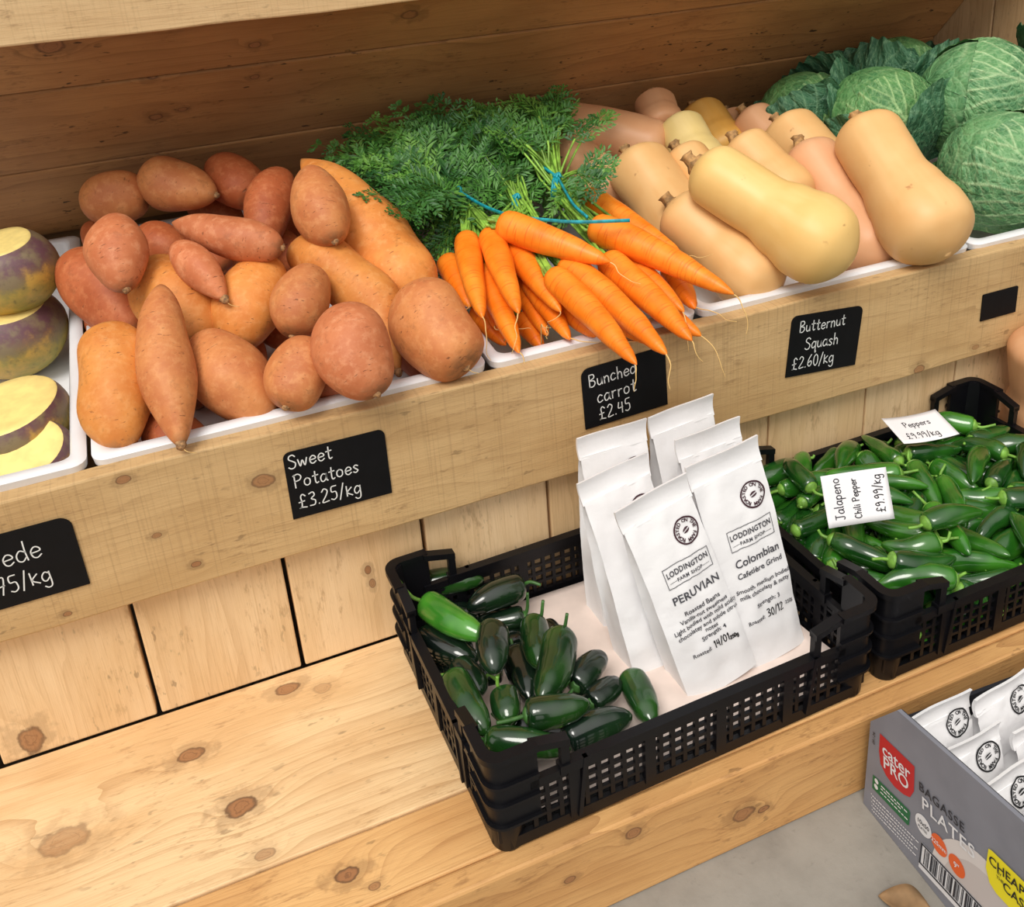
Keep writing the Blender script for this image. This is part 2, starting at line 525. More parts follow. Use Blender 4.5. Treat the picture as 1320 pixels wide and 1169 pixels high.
# ------------------------------------------------------------------ helpers: writing
GLYPH = {
 'S': (.52, [[(.5,.84),(.36,.98),(.14,.92),(.1,.7),(.32,.52),(.48,.34),(.4,.06),(.18,0),(.02,.12)]]),
 'P': (.52, [[(.08,0),(.07,.98)], [(.0,.9),(.3,1),(.5,.8),(.4,.55),(.08,.48)]]),
 'B': (.52, [[(.05,0),(.05,1)], [(.05,1),(.38,.97),(.42,.7),(.08,.53),(.4,.45),(.48,.2),(.3,0),(.05,.02)]]),
 'J': (.46, [[(.05,1),(.46,1)], [(.28,1),(.28,.2),(.18,0),(.0,.1)]]),
 'C': (.5, [[(.46,.85),(.28,1),(.06,.7),(.04,.3),(.22,0),(.46,.12)]]),
 'a': (.44, [[(.38,.48),(.2,.56),(.03,.34),(.06,.06),(.2,0),(.36,.18),(.4,.52)], [(.4,.54),(.4,.1),(.48,.0)]]),
 'b': (.42, [[(.04,1),(.04,0)], [(.04,.4),(.2,.56),(.4,.36),(.34,.06),(.18,0),(.04,.1)]]),
 'c': (.4, [[(.38,.46),(.2,.56),(.03,.32),(.08,.05),(.22,0),(.4,.1)]]),
 'd': (.44, [[(.4,.44),(.2,.56),(.03,.35),(.05,.08),(.22,0),(.38,.16)], [(.42,1),(.4,.5),(.43,0)]]),
 'e': (.42, [[(.05,.28),(.4,.33),(.37,.5),(.2,.56),(.04,.36),(.08,.08),(.24,0),(.42,.12)]]),
 'g': (.42, [[(.38,.46),(.2,.56),(.03,.34),(.06,.08),(.2,.02),(.37,.2)], [(.4,.55),(.39,-.25),(.2,-.4),(.04,-.28)]]),
 'h': (.42, [[(.05,1),(.05,0)], [(.05,.3),(.2,.55),(.36,.42),(.38,0)]]),
 'i': (.14, [[(.06,.55),(.06,0)], [(.06,.75),(.07,.79)]]),
 'k': (.4, [[(.05,.75),(.05,0)], [(.37,.6),(.08,.28),(.4,0)]]),
 'l': (.16, [[(.06,1),(.06,.1),(.14,0)]]),
 'n': (.42, [[(.04,.55),(.05,0)], [(.05,.32),(.2,.55),(.36,.44),(.38,0)]]),
 'o': (.44, [[(.22,.56),(.05,.42),(.04,.14),(.2,0),(.38,.12),(.39,.42),(.22,.56)]]),
 'p': (.42, [[(.04,.55),(.04,-.4)], [(.04,.38),(.2,.56),(.38,.4),(.34,.1),(.18,.02),(.04,.14)]]),
 'q': (.42, [[(.38,.46),(.2,.56),(.03,.34),(.06,.08),(.2,.02),(.37,.2)], [(.4,.55),(.39,-.38),(.48,-.3)]]),
 'r': (.34, [[(.05,.55),(.06,0)], [(.06,.32),(.16,.52),(.33,.54)]]),
 's': (.36, [[(.34,.48),(.2,.56),(.06,.44),(.2,.28),(.32,.14),(.18,0),(.02,.08)]]),
 't': (.38, [[(.2,.9),(.18,.2),(.25,0),(.38,.06)], [(.02,.58),(.38,.61)]]),
 'u': (.42, [[(.04,.55),(.05,.15),(.18,0),(.35,.14),(.38,.55)], [(.38,.55),(.41,0)]]),
 'w': (.6, [[(0,.55),(.12,.03),(.28,.45),(.42,.03),(.58,.55)]]),
 'z': (.4, [[(.02,.55),(.38,.55),(.02,0),(.4,0)]]),
 'N': (.5, [[(.05,0),(.05,1),(.45,0),(.45,1)]]),
 '\u00a3': (.52, [[(.46,.84),(.3,1),(.17,.84),(.2,.45),(.17,.12),(.02,.02),(.2,.06),(.48,.0)], [(.02,.45),(.38,.5)]]),
 '/': (.3, [[(.0,-.12),(.3,1.05)]]),
 '.': (.12, [[(.04,.0),(.07,.03)]]),
 '0': (.46, [[(.23,1),(.05,.75),(.05,.25),(.22,0),(.4,.25),(.4,.75),(.23,1)]]),
 '1': (.24, [[(.05,.8),(.16,1),(.15,0)]]),
 '2': (.46, [[(.04,.8),(.2,1),(.4,.82),(.3,.5),(.03,.02),(.45,.04)]]),
 '3': (.44, [[(.05,.92),(.3,1),(.38,.75),(.16,.54),(.4,.36),(.34,.06),(.04,.04)]]),
 '4': (.44, [[(.1,.9),(.05,.45),(.4,.48)], [(.36,.85),(.34,0)]]),
 '5': (.44, [[(.4,1),(.1,.96),(.08,.6),(.34,.56),(.38,.18),(.2,0),(.02,.08)]]),
 '6': (.44, [[(.34,1),(.1,.6),(.04,.2),(.2,0),(.38,.18),(.32,.45),(.06,.3)]]),
 '7': (.44, [[(.03,.97),(.42,1),(.18,0)], [(.12,.5),(.38,.54)]]),
 '9': (.44, [[(.38,.7),(.24,1),(.05,.8),(.1,.55),(.36,.68),(.38,.3),(.3,0)]]),
}

def strokes(text, size, x0=0.0, y0=0.0, gap=0.13, jitter=0.03, seed=1):
    rr = random.Random(seed)
    out, x = [], 0.0
    for ch in text:
        if ch == ' ':
            x += 0.36; continue
        w, st = GLYPH[ch]
        dy = rr.uniform(-jitter, jitter)
        for s in st:
            pts = catmull([(px + x, py + dy, 0) for px, py in s], 5 * (len(s) - 1) + 1) if len(s) > 2 else [Vector((s[0][0] + x, s[0][1] + dy, 0)), Vector((s[1][0] + x, s[1][1] + dy, 0))]
            out.append([(x0 + p.x * size, y0 + p.y * size) for p in pts])
        x += w + gap
    return out

def ribbon(mb, lines, width, fn, dot=True):
    """flat pen strokes, mapped to a surface by fn(x, y) -> world point"""
    for ln in lines:
        n = len(ln)
        V = []
        for i, (x, y) in enumerate(ln):
            a, b = ln[max(i - 1, 0)], ln[min(i + 1, n - 1)]
            tx, ty = b[0] - a[0], b[1] - a[1]
            q = math.hypot(tx, ty) or 1e-9
            nx, ny = -ty / q * width / 2, tx / q * width / 2
            if i == 0: x, y = x - tx / q * width * 0.3, y - ty / q * width * 0.3
            if i == n - 1: x, y = x + tx / q * width * 0.3, y + ty / q * width * 0.3
            V.append(fn(x + nx, y + ny)); V.append(fn(x - nx, y - ny))
        mb.add(V, [(2 * i, 2 * i + 1, 2 * i + 3, 2 * i + 2) for i in range(n - 1)])

_tx = {}
def text2d(s, size=1.0, spacing=1.0, bold=0.012):
    key = (s, spacing, bold)
    if key not in _tx:
        cu = bpy.data.curves.new('tmp_text', 'FONT')
        cu.body = s; cu.size = 1.0; cu.align_x = 'CENTER'; cu.align_y = 'CENTER'; cu.space_character = spacing
        cu.resolution_u = 3; cu.offset = bold
        o = bpy.data.objects.new('tmp_text', cu)
        COL.objects.link(o)
        dg = bpy.context.evaluated_depsgraph_get()
        me = bpy.data.meshes.new_from_object(o.evaluated_get(dg))
        _tx[key] = ([(v.co.x, v.co.y) for v in me.vertices], [tuple(p.vertices) for p in me.polygons])
        bpy.data.objects.remove(o); bpy.data.curves.remove(cu); bpy.data.meshes.remove(me)
    V, F = _tx[key]
    return [(x * size, y * size) for x, y in V], F

def put_text(mb, s, x, y, size, fn, rot=0.0, spacing=1.0, sx=1.0, bold=0.012):
    V, F = text2d(s, size, spacing, bold)
    c, q = math.cos(rot), math.sin(rot)
    mb.add([fn(x + a * sx * c - b * q, y + a * sx * q + b * c) for a, b in V], F)

def flat_poly(mb, pts, fn, nsub=1):
    mb.add([fn(x, y) for x, y in pts], [tuple(range(len(pts)))])

def ellipse_pts(cx, cy, rx, ry, n=28, rot=0.0):
    return [(cx + rx * math.cos(a) * math.cos(rot) - ry * math.sin(a) * math.sin(rot), cy + rx * math.cos(a) * math.sin(rot) + ry * math.sin(a) * math.cos(rot)) for a in (2 * math.pi * i / n for i in range(n))]

def ring2d(mb, cx, cy, ro, ri, fn, n=40):
    V = []
    for i in range(n):
        a = 2 * math.pi * i / n
        V.append(fn(cx + ro * math.cos(a), cy + ro * math.sin(a))); V.append(fn(cx + ri * math.cos(a), cy + ri * math.sin(a)))
    mb.add(V, [(2 * i, 2 * i + 1, (2 * i + 3) % (2 * n), (2 * i + 2) % (2 * n)) for i in range(n)])
POTATOES = [
  ('brown-pink sweet potato at the back corner, above a smaller upright one', [[-0.2403, 0.4332, 0.4386], [-0.1608, 0.4078, 0.437]], 0.0323, 0.42, 0.4, 0),
  ('sweet potato with a pointed pale tip, against the back boards', [[-0.1613, 0.4263, 0.4632], [-0.0804, 0.3635, 0.438]], 0.0333, 0.42, 0.66, 0),
  ('round russet sweet potato at the very back beside the pointed one', [[-0.0753, 0.4466, 0.4607], [-0.0358, 0.3732, 0.4214]], 0.0313, 0.42, 0.4, 2),
  ('stubby sweet potato standing at the back between the round one and the tapered one', [[0.0047, 0.3571, 0.4563], [-0.0418, 0.2701, 0.3909]], 0.0268, 0.38, 0.42, 2),
  ('long pink sweet potato lying crosswise with a thin left tip', [[-0.1417, 0.2229, 0.4538], [-0.0945, 0.1895, 0.4409], [-0.037, 0.1496, 0.4254]], 0.0237, 0.8, 0.42, 1),
  ('dusty pink sweet potato hanging over the swede tray side of the heap', [[-0.1957, 0.2268, 0.4682], [-0.1992, 0.1467, 0.4131]], 0.0286, 0.42, 0.5, 1),
  ('small dark sweet potato half hidden behind the crosswise pink one', [[-0.1744, 0.3552, 0.4135], [-0.1366, 0.3011, 0.3846]], 0.0244, 0.42, 0.42, 2),
  ('slim pink sweet potato with a pointed lower tip in the middle', [[-0.1446, 0.1873, 0.439], [-0.107, 0.1104, 0.3936]], 0.0204, 0.45, 0.75, 1),
  ('smooth red sweet potato leaning on the tray edge at the left', [[-0.262, 0.3013, 0.4094], [-0.1997, 0.1936, 0.3467]], 0.0348, 0.42, 0.45, 2),
  ('fat orange sweet potato behind the tall slim one', [[-0.1735, 0.2314, 0.411], [-0.1413, 0.1235, 0.3412]], 0.0421, 0.42, 0.42, 3),
  ('orange sweet potato with a knobbly root end facing forward', [[-0.0464, 0.186, 0.404], [-0.1035, 0.1097, 0.3377]], 0.0346, 0.42, 0.45, 3),
  ('small egg-shaped sweet potato near the middle of the heap', [[-0.0091, 0.1173, 0.406], [-0.0511, 0.063, 0.3586]], 0.0317, 0.42, 0.42, 0),
  ('tapered sweet potato pointing down, on top at the back right', [[0.0141, 0.2256, 0.4887], [0.017, 0.1304, 0.4277]], 0.0293, 0.55, 0.5, 0),
  ('longest sweet potato, slanting from the back to the carrot tray', [[0.0247, 0.3328, 0.4745], [0.0546, 0.262, 0.4369], [0.0823, 0.179, 0.3875], [0.101, 0.1115, 0.3425]], 0.0423, 0.75, 0.42, 3),
  ('curved orange sweet potato running under the blunt pink one', [[-0.0236, 0.1947, 0.4069], [0.0172, 0.1561, 0.3894], [0.0461, 0.0957, 0.3534], [0.0458, 0.0315, 0.3047]], 0.0349, 0.42, 0.8, 3),
  ('big blunt sweet potato at the corner by the carrots', [[0.0806, 0.0677, 0.3814], [0.1045, -0.0229, 0.3212]], 0.042, 0.36, 0.36, 0),
  ('blunt pink sweet potato with a ridge down its face, at the tray front', [[-0.0065, 0.0279, 0.3921], [0.0042, -0.0552, 0.3333]], 0.0347, 0.38, 0.45, 1),
  ('small round sweet potato at the tray front left of the ridged one', [[-0.0402, 0.0291, 0.3681], [-0.0784, -0.0184, 0.3238]], 0.0295, 0.42, 0.42, 0),
  ('split sweet potato with a dark crack at the tray front', [[-0.1408, 0.1021, 0.3625], [-0.0913, 0.0065, 0.302]], 0.0382, 0.42, 0.6, 0),
  ('tall slim sweet potato standing upright at the tray front', [[-0.1655, 0.1169, 0.4223], [-0.1763, 0.0423, 0.3677], [-0.1769, -0.0261, 0.3133]], 0.0254, 0.6, 0.62, 0),
  ('large ribbed sweet potato at the front left tray corner', [[-0.2217, 0.1153, 0.3905], [-0.2274, 0.007, 0.307]], 0.0346, 0.4, 0.5, 3),
  ('FILL', [[0.0661, 0.1124, 0.3138], [0.1035, 0.0439, 0.2716]], 0.0302, 0.42, 0.42, 2),
  ('FILL', [[-0.0428, 0.0617, 0.325], [-0.0095, 0.0111, 0.2946]], 0.024, 0.42, 0.42, 2),
  ('FILL', [[-0.0027, 0.3891, 0.3823], [0.023, 0.3341, 0.3507]], 0.0254, 0.42, 0.42, 2),
  ('FILL', [[-0.2041, 0.0587, 0.3075], [-0.1537, 0.0112, 0.2826]], 0.0228, 0.42, 0.42, 2),
  ('FILL', [[-0.1129, 0.2675, 0.365], [-0.1042, 0.1918, 0.3129]], 0.0248, 0.42, 0.42, 2),
  ('FILL', [[-0.1092, 0.4857, 0.4054], [-0.0545, 0.4254, 0.3765]], 0.0262, 0.42, 0.42, 2),
  ('FILL', [[-0.2409, 0.4559, 0.4034], [-0.2143, 0.3914, 0.3652]], 0.0247, 0.42, 0.42, 2),
  ('FILL', [[0.0913, 0.445, 0.4058], [0.1361, 0.3478, 0.3512]], 0.0266, 0.42, 0.42, 2),
  ('FILL', [[-0.0431, 0.3516, 0.3849], [0.0035, 0.2853, 0.3494]], 0.0293, 0.42, 0.42, 2),
  ('FILL', [[0.0353, 0.2635, 0.3653], [0.0612, 0.1943, 0.3227]], 0.0282, 0.42, 0.42, 2),
  ('FILL', [[-0.2469, 0.3047, 0.3415], [-0.1962, 0.2397, 0.3056]], 0.0317, 0.42, 0.42, 2),
  ('FILL', [[-0.1192, 0.1868, 0.3283], [-0.0893, 0.1334, 0.2956]], 0.0302, 0.42, 0.42, 2),
  ('FILL', [[-0.0674, 0.2205, 0.3519], [-0.0238, 0.1497, 0.3106]], 0.0311, 0.42, 0.42, 2),
  ('FILL', [[-0.1343, 0.3788, 0.3947], [-0.0917, 0.3095, 0.3562]], 0.029, 0.42, 0.42, 2),
  ('FILL', [[-0.0836, 0.2931, 0.36], [-0.0521, 0.2325, 0.3241]], 0.028, 0.42, 0.42, 2),
  ('FILL', [[-0.2109, 0.3626, 0.3841], [-0.1761, 0.2994, 0.3475]], 0.0282, 0.42, 0.42, 2),
  ('FILL', [[-0.0053, 0.1407, 0.3291], [0.0299, 0.0849, 0.2961]], 0.0258, 0.42, 0.42, 2),
  ('FILL', [[-0.0127, 0.4711, 0.4007], [0.0306, 0.3935, 0.3583]], 0.0318, 0.42, 0.42, 2),
  ('FILL', [[-0.188, 0.1787, 0.3199], [-0.1513, 0.117, 0.2819]], 0.0294, 0.42, 0.42, 2),
  ('FILL', [[-0.0917, 0.0957, 0.3133], [-0.0472, 0.0475, 0.2872]], 0.0224, 0.42, 0.42, 2),
  ('FILL', [[-0.1147, 0.4217, 0.3783], [-0.0592, 0.3555, 0.3446]], 0.0278, 0.42, 0.42, 2),
  ('FILL', [[0.0623, 0.1936, 0.3328], [0.098, 0.1335, 0.2976]], 0.0274, 0.42, 0.42, 2),
]
SQUASHES = [
  ('butternut squash at the front left corner of its tray beside the carrots', [[0.4496, 0.1522, 0.3851], [0.5038, 0.0089, 0.3013]], 0.039, 0.0466, 0),
  ('largest yellow butternut squash lying diagonally on top of the front row', [[0.4615, 0.1164, 0.4437], [0.5561, -0.0565, 0.3513]], 0.0391, 0.0527, 1),
  ('tall butternut squash at the right end next to the cabbages', [[0.7279, 0.1423, 0.4489], [0.7091, -0.047, 0.3283]], 0.046, 0.0558, 0),
  ('pinkish butternut squash wedged between the largest one and the right-hand one', [[0.6869, 0.2086, 0.4101], [0.6743, 0.0207, 0.2888]], 0.0421, 0.0483, 2),
  ('butternut squash with a dark stem behind the front left one', [[0.4702, 0.3041, 0.4114], [0.4809, 0.1439, 0.3122]], 0.0459, 0.048, 0),
  ('pale cream butternut squash in the middle of the second row', [[0.5919, 0.3829, 0.4284], [0.5805, 0.279, 0.3648]], 0.0352, 0.0409, 3),
  ('deep yellow butternut squash with a short stem at the back', [[0.6878, 0.4831, 0.4139], [0.6864, 0.3727, 0.3491]], 0.0407, 0.0469, 4),
  ('butternut squash squeezed in above the largest one, stem showing', [[0.5423, 0.2914, 0.4092], [0.5549, 0.1664, 0.334]], 0.0351, 0.0404, 0),
  ('butternut squash peeping over the middle of the largest one', [[0.5999, 0.2357, 0.4249], [0.6179, 0.1191, 0.3568]], 0.0374, 0.0415, 0),
  ('butternut squash with a scarred neck at the back row', [[0.7298, 0.4029, 0.4167], [0.7398, 0.2795, 0.3457]], 0.0356, 0.0427, 2),
  ('butternut squash behind the pinkish wedged one', [[0.7223, 0.305, 0.4198], [0.7351, 0.1608, 0.3353]], 0.0445, 0.0501, 0),
  ('long tan butternut squash lying crosswise by the carrot tops', [[0.5656, 0.366, 0.3909], [0.4247, 0.4768, 0.4325]], 0.0421, 0.0398, 2),
  ('butternut squash at the very back showing only its stemmed top', [[0.595, 0.4579, 0.4499], [0.5791, 0.3934, 0.4106]], 0.0322, 0.0346, 2),
  ('butternut squash half covered by feathery carrot leaves', [[0.4138, 0.4151, 0.4154], [0.4495, 0.2965, 0.3492]], 0.038, 0.0447, 2),
  ('butternut squash barely showing in a gap at the back', [[0.7433, 0.4748, 0.3984], [0.7329, 0.4207, 0.3654]], 0.0278, 0.0303, 2),
]
CARROTS = [
  ('short carrot at the left of the bunch, second from the sweet potatoes', [[0.1771, 0.167, 0.3906], [0.1415, 0.0248, 0.3494]], 0.0157, 0, 1),
  ('carrot in the left bunch with a curling root hair', [[0.2009, 0.1482, 0.3964], [0.175, 0.0034, 0.3552]], 0.016, 0, 1),
  ('carrot of the left bunch just under the crosswise carrot', [[0.2226, 0.146, 0.3831], [0.224, 0.0059, 0.3448]], 0.0162, 0, 1),
  ('outermost carrot touching the big blunt sweet potato', [[0.1532, 0.1765, 0.363], [0.148, 0.0856, 0.3376]], 0.0153, 0, 1),
  ('carrot of the left bunch lying on the tray floor, tip at the tray edge', [[0.1822, 0.1269, 0.3615], [0.1645, -0.0159, 0.3198]], 0.015, 0, 1),
  ('short carrot half hidden low in the left bunch', [[0.1809, 0.1387, 0.3411], [0.1674, 0.0577, 0.3173]], 0.0124, 0, 1),
  ('carrot in the shade below the left bunch', [[0.2276, 0.1329, 0.336], [0.2178, 0.0324, 0.3069]], 0.0134, 0, 1),
  ('carrot low in the middle with a thin root hair at the tray edge', [[0.2281, 0.0988, 0.3477], [0.2266, -0.0089, 0.317]], 0.0134, 0, 1),
  ('carrot lying crosswise on top of both bunches', [[0.2098, 0.1325, 0.4116], [0.29, 0.0151, 0.3852]], 0.0187, 1, 1),
  ('long carrot reaching across to the squash tray', [[0.3108, 0.0979, 0.3984], [0.3496, 0.0218, 0.3808], [0.3897, -0.0726, 0.357]], 0.0194, 2, 1),
  ('carrot beside the squash, behind the long one', [[0.3641, 0.2264, 0.3916], [0.4101, 0.0645, 0.352]], 0.0183, 2, 1),
  ('carrot whose tip hangs over the start of the carrot price label', [[0.2328, 0.0443, 0.3729], [0.2497, -0.1153, 0.3283]], 0.0161, 1, 1),
  ('carrot whose tip hangs over the end of the carrot price label', [[0.2584, 0.0671, 0.3729], [0.2889, -0.1064, 0.3257]], 0.0178, 1, 1),
  ('carrot overhanging the board to the right of the carrot label', [[0.3046, 0.054, 0.3723], [0.322, -0.0994, 0.3303]], 0.0179, 2, 1),
  ('slender carrot tucked below the long carrot', [[0.3355, 0.0566, 0.3622], [0.3469, -0.0433, 0.3352]], 0.0134, 2, 1),
  ('carrot at the right tray corner below the squash', [[0.3833, 0.0513, 0.3472], [0.3725, -0.0238, 0.3256]], 0.0137, 2, 1),
  ('carrot mostly covered, its tip beyond the board edge', [[0.3358, 0.0167, 0.3311], [0.3579, -0.0598, 0.3107]], 0.0128, 2, 1),
  ('carrot buried at the tray front in the middle', [[0.2475, 0.0607, 0.3348], [0.2557, -0.0116, 0.3147]], 0.0137, 1, 1),
  ('carrot on the tray floor near the left corner', [[0.167, 0.1202, 0.3163], [0.175, 0.0527, 0.2974]], 0.0124, 0, 1),
  ('carrot on the tray floor below the left bunch', [[0.2102, 0.0908, 0.3077], [0.2119, 0.034, 0.2914]], 0.0123, 0, 1),
  ('carrot buried below the overhanging carrots', [[0.2734, 0.0183, 0.3352], [0.3048, -0.0629, 0.3139]], 0.0126, 1, 1),
]
JALAPENOS = [
  ('jalapeno at the back corner of the crate, stem over the corner', [[0.0268, -0.0012, 0.058], [0.0995, -0.0239, 0.058]], 0.0147, [[0.0268, -0.0012, 0.058], [0.0159, 0.0016, 0.0654], [0.0099, 0.0041, 0.0764]], 0),
  ('bright green shiny jalapeno lying across the back corner', [[0.0238, -0.053, 0.0778], [0.0643, -0.1325, 0.0778]], 0.0148, [[0.0238, -0.053, 0.0778], [0.0109, -0.0484, 0.0875], [0.0006, -0.0399, 0.1084]], 1),
  ('dark jalapeno with a hooked stem by the back panel', [[0.1334, -0.0535, 0.0594], [0.0654, -0.0635, 0.0594]], 0.0151, [[0.1334, -0.0535, 0.0594], [0.1416, -0.059, 0.0645], [0.15, -0.0674, 0.0633]], 2),
  ('jalapeno with an upright stem below the hooked one', [[0.1259, -0.0742, 0.0355], [0.0762, -0.0571, 0.0355]], 0.0118, [[0.1259, -0.0742, 0.0355], [0.13, -0.0752, 0.0474], [0.1319, -0.0733, 0.064]], 2),
  ('blackish jalapeno with a bright reflection near the side panel', [[0.0132, -0.07, 0.0522], [0.0523, -0.1316, 0.0522]], 0.0167, [[0.0132, -0.07, 0.0522], [0.0093, -0.0709, 0.0576]], 3),
  ('jalapeno hanging stem down in the middle, its stem curled', [[0.0718, -0.1292, 0.0839], [0.0523, -0.1869, 0.0839]], 0.0159, [[0.0718, -0.1292, 0.0839], [0.0662, -0.15, 0.042], [0.0572, -0.1487, 0.0477], [0.0497, -0.1524, 0.0432]], 2),
  ('jalapeno leaning on the paper with a straight stem', [[0.1228, -0.1108, 0.057], [0.1032, -0.1744, 0.057]], 0.015, [[0.1228, -0.1108, 0.057], [0.1294, -0.115, 0.0638], [0.1341, -0.1132, 0.0828]], 0),
  ('tall jalapeno standing up with its stem straight up', [[0.135, -0.1564, 0.0733], [0.0819, -0.2258, 0.0733]], 0.0172, [[0.135, -0.1564, 0.0733], [0.1381, -0.1583, 0.0823], [0.1417, -0.1578, 0.0971]], 0),
  ('jalapeno with a lit green shoulder behind the tall one', [[0.1258, -0.2023, 0.048], [0.1728, -0.1762, 0.048]], 0.0138, [[0.1258, -0.2023, 0.048], [0.1206, -0.2047, 0.0485]], 2),
  ('small jalapeno between two dark ones near the paper', [[0.1319, -0.2236, 0.043], [0.173, -0.2089, 0.043]], 0.0128, [[0.1319, -0.2236, 0.043], [0.1283, -0.226, 0.0449]], 2),
  ('jalapeno lying alone on the paper near the front panel', [[0.1859, -0.2039, 0.038], [0.1763, -0.2672, 0.038]], 0.0142, [[0.1859, -0.2039, 0.038], [0.1981, -0.2334, -0.0082]], 0),
  ('jalapeno with a long straight stem pointing left', [[0.063, -0.2353, 0.0718], [0.1219, -0.2482, 0.0718]], 0.0145, [[0.063, -0.2353, 0.0718], [0.051, -0.2351, 0.0725], [0.0351, -0.2332, 0.0734]], 0),
  ('dull dark jalapeno against the front panel', [[0.0925, -0.2522, 0.043], [0.162, -0.2531, 0.043]], 0.0158, [[0.0925, -0.2522, 0.043], [0.0885, -0.2543, 0.0451]], 2),
  ('jalapeno lying along the front panel at the corner', [[0.0247, -0.2334, 0.058], [0.0885, -0.276, 0.058]], 0.0129, [[0.0247, -0.2334, 0.058], [0.0189, -0.234, 0.0622], [0.0126, -0.2354, 0.0639]], 0),
  ('fat green jalapeno leaning on the side panel', [[0.0186, -0.1547, 0.0647], [0.0255, -0.233, 0.0647]], 0.0167, [[0.0186, -0.1547, 0.0647], [0.0122, -0.1542, 0.0709], [0.0045, -0.1546, 0.0737]], 0),
  ('jalapeno seen end on with its stem curving up', [[0.0585, -0.1903, 0.0602], [0.049, -0.228, 0.0602]], 0.0138, [[0.0585, -0.1903, 0.0602], [0.0534, -0.189, 0.0691], [0.0537, -0.1886, 0.081]], 0),
  ('dark jalapeno under the tall one', [[0.0963, -0.1201, 0.0363], [0.0845, -0.1896, 0.0363]], 0.0164, [[0.0963, -0.1201, 0.0363], [0.093, -0.1208, 0.0423]], 3),
  ('dark jalapeno behind the fat green one', [[0.0319, -0.1284, 0.0521], [0.0413, -0.1749, 0.0521]], 0.0145, [[0.0319, -0.1284, 0.0521], [0.0288, -0.1295, 0.0574]], 2),
  ('jalapeno mostly hidden behind the tall one', [[0.139, -0.104, 0.0411], [0.1413, -0.1386, 0.0411]], 0.0106, [[0.139, -0.104, 0.0411], [0.1461, -0.1091, 0.0464]], 3),
  ('black jalapeno low between the end-on one and the tall one', [[0.0526, -0.2003, 0.0362], [0.075, -0.2415, 0.0362]], 0.0145, [[0.0526, -0.2003, 0.0362], [0.049, -0.2021, 0.0395]], 3),
  ('jalapeno low near the side panel', [[0.0275, -0.0829, 0.0237], [0.0319, -0.1442, 0.0237]], 0.0159, [[0.0275, -0.0829, 0.0237], [0.0241, -0.0842, 0.0283]], 3),
  ('FILL', [[0.0426, -0.0075, 0.021], [0.0854, -0.0433, 0.021]], 0.0165, [[0.0426, -0.0075, 0.021], [0.039, -0.0088, 0.0256]], 3),
  ('FILL', [[0.0615, -0.0559, 0.0084], [0.0168, -0.0843, 0.0084]], 0.0158, [[0.0615, -0.0559, 0.0084], [0.0579, -0.0572, 0.013]], 3),
  ('FILL', [[0.0838, -0.0954, 0.021], [0.1298, -0.0927, 0.021]], 0.0158, [[0.0838, -0.0954, 0.021], [0.0802, -0.0966, 0.0256]], 3),
  ('FILL', [[0.036, -0.1486, -0.0049], [0.0681, -0.1305, -0.0049]], 0.0151, [[0.036, -0.1486, -0.0049], [0.0327, -0.1498, -0.0001]], 3),
  ('FILL', [[0.103, -0.1338, 0.014], [0.1189, -0.1766, 0.014]], 0.015, [[0.103, -0.1338, 0.014], [0.0994, -0.135, 0.0187]], 3),
  ('FILL', [[0.0904, -0.2023, 0.0105], [0.0478, -0.1867, 0.0105]], 0.0143, [[0.0904, -0.2023, 0.0105], [0.0869, -0.2035, 0.0153]], 3),
  ('FILL', [[0.1339, -0.104, 0.0179], [0.1375, -0.1554, 0.0179]], 0.0155, [[0.1339, -0.104, 0.0179], [0.13, -0.1051, 0.0225]], 3),
  ('FILL', [[0.0258, -0.133, 0.006], [0.0268, -0.1769, 0.006]], 0.0147, [[0.0258, -0.133, 0.006], [0.0225, -0.1343, 0.0108]], 3),
  ('FILL', [[0.1204, -0.0351, 0.0118], [0.0758, -0.0672, 0.0118]], 0.0163, [[0.1204, -0.0351, 0.0118], [0.1165, -0.0363, 0.0163]], 3),
  ('FILL', [[0.0678, -0.2182, 0.0168], [0.1133, -0.2252, 0.0168]], 0.0141, [[0.0678, -0.2182, 0.0168], [0.0645, -0.2194, 0.0216]], 3),
  ('FILL', [[0.0788, -0.1173, 0.0102], [0.0496, -0.1147, 0.0102]], 0.0153, [[0.0788, -0.1173, 0.0102], [0.0753, -0.1186, 0.0149]], 3),
  ('FILL', [[0.0607, 0.0197, 0.021], [0.1043, -0.0174, 0.021]], 0.0169, [[0.0607, 0.0197, 0.021], [0.057, 0.0185, 0.0255]], 3),
  ('FILL', [[0.1315, -0.2221, 0.0202], [0.1106, -0.1958, 0.0202]], 0.0144, [[0.1315, -0.2221, 0.0202], [0.1279, -0.2233, 0.0249]], 3),
]
TIES = [[0.2039, 0.2607, 0.4033], [0.2727, 0.2379, 0.3906], [0.3367, 0.2503, 0.402]]
